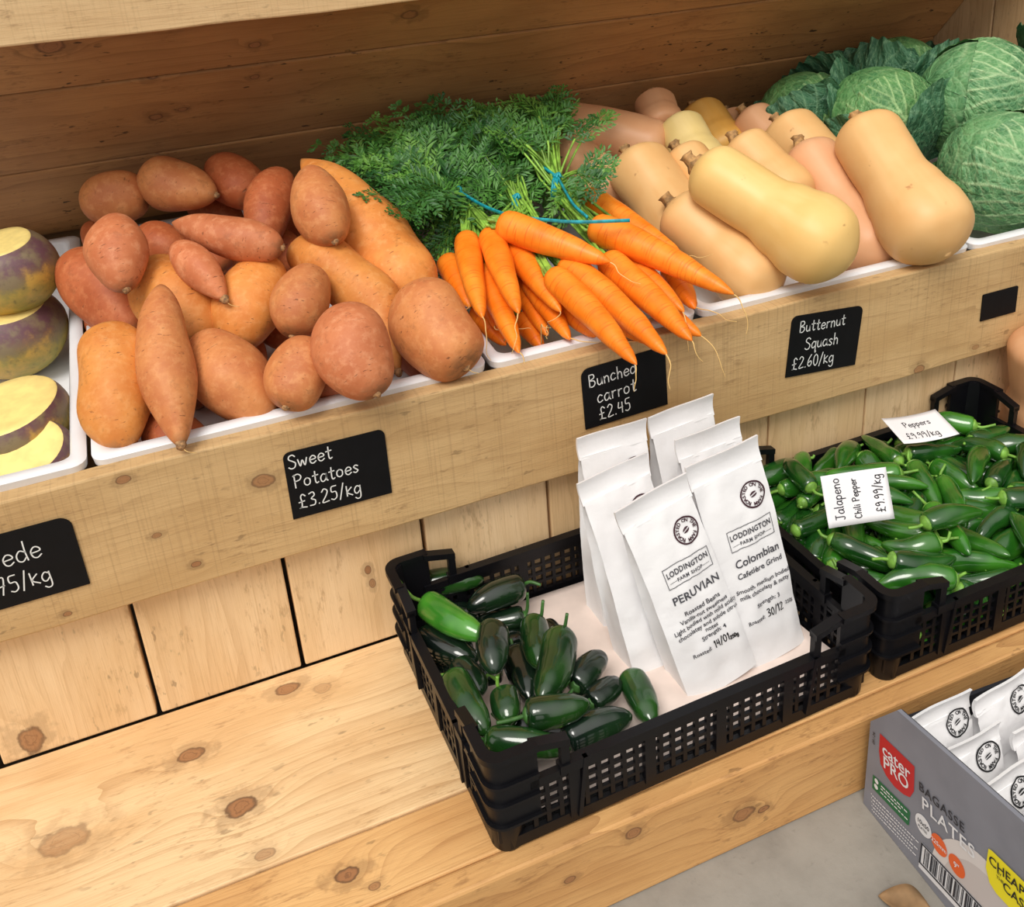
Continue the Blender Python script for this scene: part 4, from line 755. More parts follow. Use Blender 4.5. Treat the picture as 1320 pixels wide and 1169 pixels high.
CHILLIES = [[0.4959, -0.0655, 0.0562, 0.4361, -0.0742, 0.0552, 0.0122], [0.5514, -0.221, 0.0892, 0.5055, -0.1519, 0.0871, 0.0114], [0.6811, -0.2772, 0.065, 0.7328, -0.2351, 0.0376, 0.012], [0.6344, -0.1895, 0.0447, 0.7135, -0.173, 0.0527, 0.0124], [0.6706, -0.2765, 0.0416, 0.7597, -0.2803, 0.0476, 0.0113], [0.5068, -0.1331, 0.0856, 0.4676, -0.197, 0.0797, 0.013], [0.5001, -0.1026, 0.0454, 0.5637, -0.1396, 0.0376, 0.0118], [0.4903, -0.2584, 0.0262, 0.4303, -0.2628, 0.023, 0.0132], [0.4341, -0.0561, 0.069, 0.4996, -0.0443, 0.0703, 0.013], [0.5066, -0.1954, 0.0662, 0.4926, -0.123, 0.0605, 0.0108], [0.7412, -0.1825, 0.0251, 0.8192, -0.1986, 0.0225, 0.0124], [0.7395, -0.0502, 0.0238, 0.8126, -0.091, 0.022, 0.0114], [0.5606, -0.2099, 0.0629, 0.4969, -0.2342, 0.0794, 0.0128], [0.5456, -0.1532, 0.0634, 0.5151, -0.2044, 0.0713, 0.0121], [0.802, -0.0772, 0.0262, 0.8077, -0.0104, 0.0203, 0.0119], [0.611, -0.1981, 0.0695, 0.6909, -0.2233, 0.0458, 0.0132], [0.5741, -0.1294, 0.0238, 0.5974, -0.0691, 0.0199, 0.0107], [0.6595, -0.2435, 0.044, 0.6022, -0.2875, 0.0498, 0.0122], [0.5976, -0.127, 0.0797, 0.5145, -0.1526, 0.0675, 0.0115], [0.6444, -0.1432, 0.0244, 0.6568, -0.0859, 0.0198, 0.0106], [0.6615, -0.2062, 0.0941, 0.7333, -0.2335, 0.0869, 0.0128], [0.6437, -0.1375, 0.0843, 0.6009, -0.2147, 0.0807, 0.0122], [0.7018, -0.1296, 0.0682, 0.7632, -0.1472, 0.0541, 0.0132], [0.4373, -0.1662, 0.0573, 0.4914, -0.1136, 0.0602, 0.0123], [0.713, -0.2847, 0.0245, 0.649, -0.2259, 0.0207, 0.0115], [0.8167, -0.1736, 0.0309, 0.7561, -0.1644, 0.0198, 0.0135], [0.5367, -0.0138, 0.081, 0.5005, -0.0773, 0.0652, 0.0108], [0.6484, -0.1549, 0.044, 0.6045, -0.2186, 0.0167, 0.0107], [0.6408, -0.0635, 0.0769, 0.7188, -0.0762, 0.0692, 0.0127], [0.505, -0.2694, 0.0485, 0.575, -0.2538, 0.0351, 0.0116], [0.8028, -0.1791, 0.072, 0.807, -0.1148, 0.0688, 0.0116], [0.6231, -0.1081, 0.0952, 0.6022, -0.1769, 0.0787, 0.0131], [0.6017, -0.1076, 0.0712, 0.6588, -0.1476, 0.0662, 0.0115], [0.7465, -0.0837, 0.0393, 0.8197, -0.0872, 0.0409, 0.0132], [0.4887, -0.0269, 0.0554, 0.4329, -0.0211, 0.014, 0.0124], [0.8112, -0.0165, 0.0409, 0.7467, -0.0713, 0.0363, 0.0115], [0.5452, -0.0436, 0.0232, 0.4653, -0.0227, 0.021, 0.0107], [0.6179, -0.0144, 0.0508, 0.5762, -0.0679, 0.0563, 0.0112], [0.5768, -0.2076, 0.0445, 0.6409, -0.1672, 0.0536, 0.0134], [0.6385, -0.1141, 0.08, 0.6262, -0.0496, 0.0678, 0.0117], [0.4973, -0.1842, 0.0275, 0.432, -0.1539, 0.019, 0.011], [0.5889, -0.2279, 0.0299, 0.5305, -0.2634, 0.0183, 0.0114], [0.5825, -0.1785, 0.0906, 0.5662, -0.2555, 0.0838, 0.0132], [0.736, -0.0883, 0.0843, 0.8057, -0.0842, 0.0809, 0.011], [0.8158, -0.1091, 0.0267, 0.7445, -0.0957, 0.0217, 0.0128], [0.626, -0.2833, 0.0637, 0.6979, -0.2459, 0.0636, 0.0109], [0.7486, -0.1039, 0.0555, 0.8198, -0.1066, 0.0541, 0.0134], [0.7094, -0.2764, 0.0248, 0.7963, -0.2786, 0.022, 0.0121], [0.565, -0.1827, 0.058, 0.6268, -0.1719, 0.0694, 0.0106], [0.5396, -0.1678, 0.0443, 0.4586, -0.1579, 0.0394, 0.0133], [0.6747, -0.0706, 0.0442, 0.6522, -0.1381, 0.0378, 0.0116], [0.5361, -0.2196, 0.1106, 0.6069, -0.2301, 0.1081, 0.0127], [0.4341, -0.279, 0.0717, 0.5101, -0.2661, 0.058, 0.0121], [0.7457, -0.1158, 0.0232, 0.8187, -0.1316, 0.0214, 0.0108], [0.8158, -0.0575, 0.0456, 0.7461, -0.0704, 0.0529, 0.0108], [0.6454, -0.0121, 0.0245, 0.6345, -0.0689, 0.0201, 0.0109], [0.6907, -0.1909, 0.0792, 0.6392, -0.1583, 0.0799, 0.011], [0.6431, -0.1187, 0.0586, 0.7176, -0.1482, 0.0483, 0.0107], [0.8005, -0.0815, 0.0621, 0.7259, -0.0857, 0.0642, 0.0106], [0.6395, -0.015, 0.0504, 0.6023, -0.0779, 0.017, 0.0133], [0.633, -0.153, 0.024, 0.7168, -0.1248, 0.0203, 0.0108], [0.5323, -0.0984, 0.0392, 0.5231, -0.0191, 0.0384, 0.012], [0.5329, -0.2519, 0.0463, 0.515, -0.1956, 0.0551, 0.0109], [0.6659, -0.2179, 0.0817, 0.6003, -0.2316, 0.0709, 0.0111], [0.4851, -0.2363, 0.0427, 0.5544, -0.2141, 0.0175, 0.0128], [0.5042, -0.0931, 0.0453, 0.4389, -0.0869, 0.0437, 0.0133], [0.6201, -0.0873, 0.0375, 0.5564, -0.0253, 0.0404, 0.0119], [0.7148, -0.1748, 0.0237, 0.7255, -0.0873, 0.0199, 0.0105], [0.5928, -0.1207, 0.0995, 0.5205, -0.0761, 0.0944, 0.0135], [0.7899, -0.2891, 0.0514, 0.7807, -0.2173, 0.0406, 0.0106], [0.7252, -0.1167, 0.0874, 0.6574, -0.1676, 0.0934, 0.0117], [0.6287, -0.1995, 0.0254, 0.6899, -0.1893, 0.0215, 0.0121], [0.7814, -0.1372, 0.0874, 0.7275, -0.1784, 0.0849, 0.0132], [0.5094, -0.26, 0.0579, 0.4967, -0.1883, 0.0563, 0.013], [0.4722, -0.143, 0.0423, 0.5461, -0.1184, 0.0174, 0.0123], [0.7201, -0.1049, 0.0599, 0.7843, -0.1402, 0.0667, 0.0117], [0.799, -0.1285, 0.0789, 0.7438, -0.0995, 0.0786, 0.013], [0.441, -0.0221, 0.0556, 0.472, -0.0787, 0.0311, 0.0131], [0.6898, -0.1, 0.0401, 0.7569, -0.109, 0.0308, 0.0131], [0.4973, -0.0478, 0.0264, 0.4304, -0.0395, 0.0219, 0.0127], [0.5262, -0.1529, 0.0521, 0.4844, -0.1056, 0.0477, 0.0108], [0.4804, -0.1017, 0.103, 0.4963, -0.0325, 0.097, 0.0114], [0.5954, -0.1496, 0.083, 0.5397, -0.1939, 0.0698, 0.012], [0.5605, -0.062, 0.0462, 0.6218, -0.1173, 0.0395, 0.012], [0.8081, -0.2884, 0.0273, 0.7779, -0.2109, 0.0212, 0.013], [0.6304, -0.235, 0.0445, 0.578, -0.2883, 0.0447, 0.0112], [0.5363, -0.0188, 0.0584, 0.4724, -0.0526, 0.0501, 0.0125], [0.5918, -0.1876, 0.0244, 0.5127, -0.163, 0.0213, 0.0116], [0.4693, -0.2883, 0.043, 0.4388, -0.2083, 0.0543, 0.0128], [0.4344, -0.1338, 0.08, 0.5122, -0.1183, 0.0868, 0.0111], [0.6302, -0.0156, 0.0247, 0.568, -0.0714, 0.0216, 0.0119], [0.6707, -0.047, 0.0606, 0.5916, -0.0846, 0.0521, 0.0108], [0.5871, -0.0199, 0.073, 0.531, -0.0369, 0.0641, 0.0111], [0.5376, -0.0669, 0.0259, 0.6053, -0.0139, 0.0236, 0.0133], [0.4342, -0.1816, 0.0243, 0.498, -0.2015, 0.0212, 0.0114], [0.7053, -0.2239, 0.0454, 0.6541, -0.2762, 0.0414, 0.0132], [0.5505, -0.229, 0.0673, 0.6197, -0.2753, 0.0615, 0.0121], [0.5047, -0.1807, 0.0237, 0.4948, -0.2609, 0.02, 0.0106], [0.6195, -0.136, 0.0226, 0.6457, -0.0802, 0.0336, 0.0129], [0.5633, -0.0875, 0.0558, 0.4925, -0.0523, 0.0576, 0.0107], [0.5295, -0.2754, 0.0676, 0.5803, -0.2777, 0.0354, 0.013], [0.47, -0.0995, 0.0845, 0.5326, -0.077, 0.0645, 0.0105], [0.7048, -0.121, 0.0638, 0.7242, -0.0412, 0.0461, 0.0125], [0.5084, -0.1054, 0.0811, 0.5776, -0.0903, 0.0698, 0.011], [0.803, -0.2151, 0.0484, 0.8072, -0.2922, 0.0462, 0.0115], [0.6266, -0.2226, 0.0271, 0.5607, -0.27, 0.0222, 0.0134], [0.4781, -0.0691, 0.025, 0.4871, -0.1528, 0.021, 0.012], [0.7042, -0.0457, 0.0465, 0.6759, -0.1228, 0.0526, 0.0125], [0.7683, -0.2026, 0.0419, 0.717, -0.2102, 0.0155, 0.0127], [0.729, -0.2425, 0.0241, 0.7866, -0.2005, 0.0203, 0.0108], [0.4713, -0.2423, 0.1022, 0.5412, -0.2603, 0.0928, 0.013], [0.7066, -0.025, 0.0412, 0.7664, -0.0258, 0.0395, 0.0132], [0.7429, -0.1074, 0.0509, 0.7334, -0.0334, 0.0403, 0.011], [0.6049, -0.0279, 0.0792, 0.5429, -0.0727, 0.091, 0.0121], [0.657, -0.0228, 0.0659, 0.5883, -0.0709, 0.0556, 0.0114], [0.652, -0.1542, 0.0304, 0.7249, -0.2026, 0.02, 0.0127], [0.5918, -0.0138, 0.0517, 0.5549, -0.0636, 0.0547, 0.0106], [0.7603, -0.2161, 0.0432, 0.7787, -0.2727, 0.0161, 0.012], [0.7389, -0.0603, 0.0266, 0.6602, -0.066, 0.0217, 0.0129], [0.7146, -0.2097, 0.0677, 0.7745, -0.215, 0.0517, 0.0127], [0.6082, -0.1512, 0.0236, 0.6657, -0.1817, 0.0207, 0.0108], [0.6887, -0.0549, 0.0453, 0.6159, -0.0733, 0.0314, 0.013], [0.547, -0.1934, 0.0379, 0.493, -0.1678, 0.0167, 0.0112], [0.5256, -0.0479, 0.0682, 0.5976, -0.0891, 0.0683, 0.0129], [0.6835, -0.0952, 0.0723, 0.7024, -0.1783, 0.0661, 0.012], [0.8161, -0.1926, 0.0439, 0.7582, -0.1815, 0.0406, 0.011], [0.4878, -0.2668, 0.0379, 0.5509, -0.2312, 0.0182, 0.0127], [0.5196, -0.2811, 0.0882, 0.4428, -0.2493, 0.0808, 0.0129], [0.4784, -0.1023, 0.0416, 0.4374, -0.1811, 0.0338, 0.0126], [0.5957, -0.0482, 0.0813, 0.6209, -0.107, 0.0622, 0.0134], [0.7783, -0.2775, 0.0478, 0.7342, -0.2464, 0.0146, 0.0113], [0.5623, -0.2009, 0.091, 0.5135, -0.1307, 0.0805, 0.0112], [0.6164, -0.0939, 0.0927, 0.6335, -0.0095, 0.0795, 0.0109], [0.6631, -0.1719, 0.0591, 0.6078, -0.1394, 0.065, 0.0121], [0.7988, -0.0252, 0.0579, 0.7269, -0.0212, 0.061, 0.0117], [0.5306, -0.1113, 0.0614, 0.4869, -0.0474, 0.0374, 0.0116], [0.4384, -0.1956, 0.0728, 0.4917, -0.1294, 0.0724, 0.0119], [0.6635, -0.0738, 0.0563, 0.6062, -0.0987, 0.0456, 0.0113], [0.6018, -0.2846, 0.0624, 0.5371, -0.2403, 0.0511, 0.0105], [0.5272, -0.1568, 0.0252, 0.6109, -0.1572, 0.0214, 0.0119], [0.688, -0.0848, 0.0248, 0.7634, -0.0804, 0.0204, 0.0113], [0.7109, -0.205, 0.0696, 0.6549, -0.2341, 0.0656, 0.0118], [0.4658, -0.211, 0.0489, 0.4857, -0.2666, 0.0468, 0.0133], [0.6311, -0.2884, 0.0845, 0.6542, -0.2257, 0.09, 0.011], [0.7459, -0.2778, 0.0707, 0.7041, -0.2076, 0.0517, 0.0124], [0.7552, -0.2707, 0.0581, 0.7786, -0.2161, 0.0567, 0.0124], [0.4344, -0.0963, 0.0658, 0.4897, -0.0786, 0.0702, 0.0113], [0.7062, -0.1941, 0.041, 0.7456, -0.1367, 0.0419, 0.0119], [0.4905, -0.1793, 0.0514, 0.4304, -0.1804, 0.0503, 0.0134], [0.6637, -0.2022, 0.037, 0.7236, -0.2003, 0.0559, 0.0115], [0.6317, -0.1788, 0.0728, 0.6834, -0.2056, 0.0649, 0.0126], [0.7451, -0.1313, 0.0422, 0.8194, -0.1223, 0.0436, 0.013], [0.6384, -0.0834, 0.0918, 0.7175, -0.0934, 0.0817, 0.0116], [0.4975, -0.2059, 0.0767, 0.4314, -0.1998, 0.0498, 0.0135], [0.7035, -0.1712, 0.042, 0.6616, -0.1254, 0.0361, 0.0124], [0.57, -0.0855, 0.0312, 0.5489, -0.1496, 0.0187, 0.012], [0.7558, -0.0741, 0.0927, 0.7027, -0.0201, 0.0794, 0.0126], [0.445, -0.1806, 0.0967, 0.4989, -0.248, 0.0793, 0.0118], [0.5374, -0.1363, 0.0472, 0.571, -0.219, 0.0385, 0.0126], [0.7113, -0.1258, 0.0502, 0.6571, -0.115, 0.0146, 0.0113], [0.5384, -0.2377, 0.0979, 0.4871, -0.21, 0.0952, 0.0133], [0.6462, -0.071, 0.0249, 0.714, -0.1215, 0.0218, 0.0121], [0.6516, -0.0234, 0.0253, 0.7391, -0.0226, 0.02, 0.0112], [0.7533, -0.247, 0.0479, 0.705, -0.1944, 0.0344, 0.0118], [0.726, -0.2015, 0.0477, 0.7811, -0.1398, 0.0468, 0.0132], [0.5799, -0.285, 0.0254, 0.6461, -0.2306, 0.0233, 0.0129], [0.5454, -0.1363, 0.0259, 0.4733, -0.1642, 0.0208, 0.012], [0.5798, -0.0246, 0.0243, 0.494, -0.0206, 0.0214, 0.0116], [0.6145, -0.1261, 0.0243, 0.5586, -0.144, 0.0218, 0.0116], [0.4328, -0.2341, 0.028, 0.4989, -0.24, 0.0213, 0.0134], [0.7051, -0.253, 0.0247, 0.6626, -0.2016, 0.0199, 0.0108], [0.4483, -0.0939, 0.0351, 0.4446, -0.1531, 0.0178, 0.0132], [0.5172, -0.0254, 0.0789, 0.4305, -0.024, 0.0701, 0.0131], [0.8158, -0.1522, 0.0249, 0.7592, -0.1363, 0.0201, 0.0112], [0.6823, -0.1723, 0.0862, 0.7533, -0.1374, 0.0786, 0.0115], [0.5466, -0.0118, 0.0455, 0.546, -0.0721, 0.0476, 0.0122], [0.5122, -0.2732, 0.0257, 0.5813, -0.2803, 0.0229, 0.0129], [0.6715, -0.0359, 0.0644, 0.7427, -0.0386, 0.0601, 0.0134], [0.6606, -0.104, 0.0793, 0.6718, -0.1666, 0.0744, 0.0135], [0.5788, -0.196, 0.024, 0.5049, -0.2061, 0.0214, 0.0113], [0.5306, -0.0772, 0.0214, 0.6051, -0.0798, 0.0311, 0.0111], [0.8039, -0.1802, 0.0646, 0.7571, -0.2291, 0.0729, 0.012], [0.4366, -0.2113, 0.0746, 0.5, -0.2622, 0.0681, 0.0122], [0.7825, -0.2509, 0.0718, 0.8126, -0.1957, 0.0667, 0.0125], [0.6778, -0.0982, 0.0637, 0.6152, -0.1072, 0.0533, 0.0108], [0.5439, -0.234, 0.0715, 0.5032, -0.2897, 0.0648, 0.0124], [0.7674, -0.143, 0.0279, 0.7163, -0.1906, 0.0217, 0.0133], [0.4339, -0.2061, 0.0268, 0.4965, -0.2215, 0.0226, 0.0132], [0.6406, -0.1468, 0.0401, 0.5532, -0.1462, 0.0395, 0.0133], [0.6033, -0.2503, 0.0658, 0.6873, -0.2418, 0.0699, 0.0133], [0.6022, -0.1134, 0.037, 0.5487, -0.1338, 0.0591, 0.0134], [0.8006, -0.0239, 0.0235, 0.7309, -0.0204, 0.0206, 0.0106], [0.7264, -0.2412, 0.0261, 0.6808, -0.1943, 0.0231, 0.0132], [0.4588, -0.2, 0.0425, 0.5309, -0.2043, 0.037, 0.0113], [0.487, -0.1045, 0.0717, 0.5416, -0.1415, 0.061, 0.0115], [0.4412, -0.0525, 0.025, 0.471, -0.1202, 0.0212, 0.0119], [0.613, -0.2743, 0.0265, 0.7003, -0.2791, 0.0226, 0.0134], [0.556, -0.0936, 0.025, 0.4908, -0.1196, 0.0224, 0.0123], [0.6826, -0.0163, 0.046, 0.6201, -0.0644, 0.0448, 0.0116], [0.7751, -0.066, 0.0699, 0.6989, -0.0559, 0.0644, 0.0116], [0.811, -0.1359, 0.0453, 0.7607, -0.1989, 0.0604, 0.0132], [0.5154, -0.1037, 0.0294, 0.4881, -0.0511, 0.0198, 0.013], [0.5358, -0.1098, 0.0918, 0.6032, -0.1558, 0.098, 0.0109], [0.5883, -0.1878, 0.0684, 0.6035, -0.2737, 0.0817, 0.0112], [0.6084, -0.1891, 0.0244, 0.5459, -0.2344, 0.0218, 0.0116], [0.5952, -0.1144, 0.0246, 0.6439, -0.0683, 0.0201, 0.0112], [0.583, -0.1406, 0.0614, 0.6537, -0.1112, 0.04, 0.0122], [0.6871, -0.0429, 0.0236, 0.7677, -0.0373, 0.0217, 0.0112], [0.6017, -0.1049, 0.0769, 0.5253, -0.124, 0.0702, 0.0122], [0.6072, -0.246, 0.0482, 0.5598, -0.2063, 0.0585, 0.0133], [0.5604, -0.1643, 0.0449, 0.643, -0.1846, 0.018, 0.013], [0.465, -0.0652, 0.0837, 0.5526, -0.0782, 0.0816, 0.0108], [0.6896, -0.1667, 0.0622, 0.6334, -0.1268, 0.0426, 0.0111], [0.6383, -0.1963, 0.0487, 0.5769, -0.23, 0.0166, 0.0117], [0.7376, -0.0428, 0.0529, 0.796, -0.0478, 0.0616, 0.0124], [0.6874, -0.194, 0.0648, 0.7656, -0.1502, 0.0656, 0.0117], [0.5718, -0.1985, 0.0622, 0.4915, -0.1825, 0.0423, 0.0113], [0.5122, -0.1153, 0.0918, 0.5712, -0.1669, 0.0931, 0.0115], [0.6887, -0.1942, 0.0868, 0.7699, -0.2027, 0.0763, 0.0111], [0.6738, -0.2253, 0.0398, 0.6153, -0.212, 0.0175, 0.0131], [0.4359, -0.1288, 0.0583, 0.4924, -0.0917, 0.0646, 0.0126], [0.7014, -0.0302, 0.045, 0.6472, -0.0533, 0.0156, 0.0117], [0.5496, -0.1512, 0.061, 0.6255, -0.1635, 0.0548, 0.0126], [0.7496, -0.2651, 0.0519, 0.7048, -0.2501, 0.0134, 0.0121], [0.7446, -0.119, 0.0471, 0.673, -0.1579, 0.0177, 0.0121], [0.7439, -0.1933, 0.0708, 0.7926, -0.1394, 0.0674, 0.0116], [0.755, -0.1313, 0.025, 0.6921, -0.1668, 0.0214, 0.012], [0.77, -0.2042, 0.0528, 0.8167, -0.2195, 0.016, 0.0135], [0.5329, -0.1066, 0.0461, 0.6103, -0.0957, 0.0626, 0.0129], [0.5316, -0.2015, 0.042, 0.5889, -0.263, 0.0459, 0.013], [0.5147, -0.2776, 0.0233, 0.4366, -0.2798, 0.0214, 0.0109], [0.7452, -0.1334, 0.0869, 0.7169, -0.0751, 0.0764, 0.012], [0.4931, -0.014, 0.0426, 0.527, -0.0856, 0.0176, 0.0116], [0.6289, -0.2655, 0.0235, 0.6801, -0.2294, 0.0208, 0.0108], [0.5952, -0.2115, 0.0552, 0.6741, -0.2412, 0.05, 0.0117]]
# ------------------------------------------------------------------ the pine stand
ROT_TOP = Matrix.Identity(3)
ROT_FACE = Matrix(((1, 0, 0), (0, 0, -1), (0, 1, 0)))                     # x along X, y up, z to the shopper
ROT_UP = Matrix(((0, -1, 0), (0, 0, -1), (1, 0, 0)))                      # x up, y to -X, z to the shopper
SL = Vector((0, -0.661, 0.7504))
ROT_SOFFIT = Matrix(((1, 0, 0), (0, SL.y, -SL.z), (0, SL.z, SL.y)))
ROT_SIDE = Matrix(((0, 0, -1), (0, 1, 0), (1, 0, 0)))                     # x up, y to +Y, z to -X

def board(name, c, L, Wd, T, rot, mat, parent=None, bev=0.0018, rough_edge=0.0, kind=None):
    """a plank: c = centre, local x along its length"""
    nx = max(2, int(L / 0.04)) if rough_edge else 2
    V, F = [], []
    rr = random.Random(hash(name) % 1000 + int(abs(c[0] * 991) + abs(c[2] * 773)))
    for i in range(nx):
        x = -L / 2 + L * i / (nx - 1)
        w1 = (mnoise.noise(Vector((x * 9, c[2] * 7, 1.3))) * rough_edge) if rough_edge else 0
        w2 = (mnoise.noise(Vector((x * 9, c[2] * 7, 5.3))) * rough_edge) if rough_edge else 0
        V += [(x, -Wd / 2 + w1, -T / 2), (x, Wd / 2 + w2, -T / 2), (x, Wd / 2 + w2, T / 2), (x, -Wd / 2 + w1, T / 2)]
    for i in range(nx - 1):
        a, b = 4 * i, 4 * i + 4
        for j in range(4):
            k = (j + 1) % 4
            F.append((a + j, b + j, b + k, a + k))
    F.append((0, 1, 2, 3)); e = 4 * (nx - 1)
    F.append((e + 3, e + 2, e + 1, e))
    o = obj(name, V, F, mat, parent, smooth=False, local=True)
    o.rotation_euler = rot.to_euler()
    o.location = Vector(c) - (wloc(parent) if parent is not None else Vector((0, 0, 0)))
    if bev: bevel(o, bev, 2)
    if kind: o['kind'] = kind
    return o

XL, XR = -1.1, 1.176
XC, XW = (XL + XR) / 2, XR - XL

# floor, an added light-blocking board behind the stand, and the wall beside it
fl = obj('floor', [(-2.2, -3.0, -FLOOR), (2.6, -3.0, -FLOOR), (2.6, 0.75, -FLOOR), (-2.2, 0.75, -FLOOR)], [(0, 1, 2, 3)], M_['concrete'], origin=(0, 0, -FLOOR))
tag(fl, kind='structure')
m_back = wood('pine_light_block', (170, 130, 86), (140, 100, 62), (100, 70, 44), seed=21.0)
wb = board('back_light_block', (XC, 0.64, 0.5), XW + 0.2, 1.2, 0.02, ROT_FACE, m_back, kind='structure')  # unseen, added to keep sky light out of the hollow behind the risers
wr = thing('wall_right', (XR + 0.011, 0.1, -FLOOR), kind='structure')
m_side = [wood('pine_side_%d' % i, (206, 170, 128), (176, 136, 92), (128, 92, 60), [((0.28, 0.02, 0.006, .8))], 60, 31.0 + 3 * i) for i in range(2)]
ys = [0.62, 0.505, 0.36, 0.21, 0.06]
for i in range(4):
    board('plank', (XR + 0.011, (ys[i] + ys[i + 1]) / 2, 0.35), 0.9, ys[i] - ys[i + 1] - 0.003, 0.02, ROT_SIDE, m_side[i % 2], wr)

# bench
bench = thing('display_bench', (XC, -0.16, -FLOOR), 'low pine bench along the floor carrying the two black crates', 'bench')
def rel(knots, cx, cy): return [(x - cx, y - cy, r, s) for x, y, r, s in knots]
m_b1 = wood('pine_bench_top', (234, 200, 152), (204, 158, 104), (150, 108, 68),
            rel([(-.1289, -.0229, .0085, .8), (-.2314, -.0685, .0085, .85), (-.1934, -.1519, .0105, .95), (-.3447, -.1165, .016, .45), (-.1795, -.2105, .006, .5), (-.0952, -.04, .007, .3), (.62, -.1, .01, .8)], XC, -.1122), 46.0, 2.0, 0.62)
board('plank', (XC, -0.1122, -0.011), XW, 0.2236, 0.022, ROT_TOP, m_b1, bench)
m_b2 = wood('pine_bench_edge_plank', (224, 178, 118), (190, 134, 76), (136, 90, 52),
            rel([(-.119, -.2609, .0075, 1.0), (-.0997, -.2816, .004, .7)], XC, -.261), 85.0, 5.0, 0.7)
board('plank', (XC, -0.2612, -0.011), XW, 0.0695, 0.022, ROT_TOP, m_b2, bench)
m_b3 = wood('pine_bench_front', (214, 166, 106), (186, 132, 76), (128, 86, 50),
            [(.1264 - XC, .0314, .006, .8), (.2433 - XC, -.007, .0085, .8), (.2654 - XC, -.012, .0045, .9), (.0618 - XC, .009, .004, .8)], 55.0, 8.0, 0.6)
board('front_board', (XC, -0.308, -0.0494), XW, 0.0984, 0.022, ROT_FACE, m_b3, bench, bev=0.003)

# middle tier: riser boards, lip board and the sloping base under the trays
shelf = thing('tray_shelf', (XC, 0.25, 0.0), 'pine tier holding the white trays, with price labels pinned to its front', 'shelf')
x0 = -0.4065
m_r = []
for k in range(-5, 11):
    cx = x0 + 0.15 * k + 0.075
    kn = []
    if k == 0: kn = [(.0228 - .13, -(-.3742 - cx), .012, .8)]
    if k == 2: kn = [(.1005 - .13, -(-.0222 - cx), .0035, .9), (.0819 - .13, -(-.0194 - cx), .004, .7)]
    if k == 5: kn = [(.02, .02, .004, .5)]
    m = wood('pine_riser_%s' % 'abcdefghijklmnop'[k + 5], (234, 202, 158), (212, 172, 120), (156, 118, 78), kn, 26.0 + 6 * (k % 3), 40.0 + 2.7 * k, 0.42, 0.0, 0.4)
    gap = 0.0045 if k < 4 else 0.0025
    if XL < cx - 0.08 and cx + 0.08 < XR + 0.02:
        board('riser_board', (cx, 0.0105, 0.128), 0.254, 0.15 - gap, 0.02, ROT_UP, m, shelf)
m_lip = wood('pine_lip', (206, 172, 122), (176, 138, 88), (128, 96, 60),
             [(x - XC, z - .2303, r, s) for x, z, r, s in [(-.112, .2533, .0075, .75), (-.2318, .2929, .0045, .8), (-.216, .2257, .003, .7), (-.188, .1823, .0032, .9), (-.3067, .1684, .003, .8), (.7067, .1635, .006, .7), (.8001, .1724, .004, .5)]],
             40.0, 13.0, 0.5, 0.28, 0.35)
board('front_board', (XC, -0.0112, 0.2302), XW, 0.1438, 0.0216, ROT_FACE, m_lip, shelf, bev=0.0022, rough_edge=0.0022)
TH = math.radians(5.6)
m_base = wood('pine_tray_base', (190, 150, 100), (160, 118, 72), (110, 76, 46), seed=60.0)
c0 = Vector((XC, 0.30, 0.2495 + 0.30 * math.tan(TH) - 0.011))
board('tray_base', c0, XW, 0.55, 0.016, Matrix.Rotation(TH, 3, 'X'), m_base, shelf)
for (x, z) in [(-.1875, .181), (-.305, .1665)]:
    pass

# upper tier: sloping underside boards and its front board
upper_shelf = thing('upper_shelf', (XC, 0.4, 0.36), 'upper pine tier with a pale front board and dark sloping underside planks', 'shelf')
P0 = Vector((XC, 0.5785, 0.3645))
soff = [[(.419, .369, .602, .006), (-.12, .42, .54, .003)], [(-.132, .43, .533, .0065), (-.098, .425, .539, .004), (-.006, .396, .572, .0045), (-.125, .379, .591, .0065)], [(-.226, .334, .642, .011), (-.005, .358, .615, .0055), (.187, .344, .631, .008)]]
for i in range(3):
    c = P0 + SL * (0.0745 + 0.149 * i)
    kn = [(x - XC, (Vector((x, y, z)) - c).dot(SL), r, .8) for x, y, z, r in soff[i] if i]
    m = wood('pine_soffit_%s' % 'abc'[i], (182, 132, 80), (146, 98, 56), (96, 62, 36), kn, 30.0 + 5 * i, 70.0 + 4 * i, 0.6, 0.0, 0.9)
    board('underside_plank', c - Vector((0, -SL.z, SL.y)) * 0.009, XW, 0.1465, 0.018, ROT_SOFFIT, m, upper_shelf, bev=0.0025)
m_up = wood('pine_upper_front', (222, 190, 142), (196, 158, 108), (140, 106, 70), [], 60.0, 90.0, 0.5, 0.2, 0.3)
board('front_board', (XC, 0.261, 0.727), XW, 0.1438, 0.022, ROT_FACE, m_up, upper_shelf, bev=0.002, rough_edge=0.002)
board('tray_base', (XC, 0.44, 0.735), XW, 0.32, 0.018, ROT_TOP, m_base, upper_shelf)

# ------------------------------------------------------------------ trays
def rrect(x0, x1, y0, y1, r, n=5):
    out = []
    for cx, cy, a0 in ((x1 - r, y0 + r, -90), (x1 - r, y1 - r, 0), (x0 + r, y1 - r, 90), (x0 + r, y0 + r, 180)):
        for i in range(n):
            a = math.radians(a0 + 90 * i / (n - 1))
            out.append((cx + r * math.cos(a), cy + r * math.sin(a)))
    return out
def loft(mb, loops, cap_last=True, cap_first=False):
    n = len(loops[0]); V = [p for l in loops for p in l]; F = []
    for k in range(len(loops) - 1):
        for i in range(n):
            j = (i + 1) % n
            F.append((k * n + i, k * n + j, (k + 1) * n + j, (k + 1) * n + i))
    if cap_last: F.append(tuple(range((len(loops) - 1) * n, len(loops) * n)))
    if cap_first: F.append(tuple(range(n - 1, -1, -1)))
    mb.add(V, F)

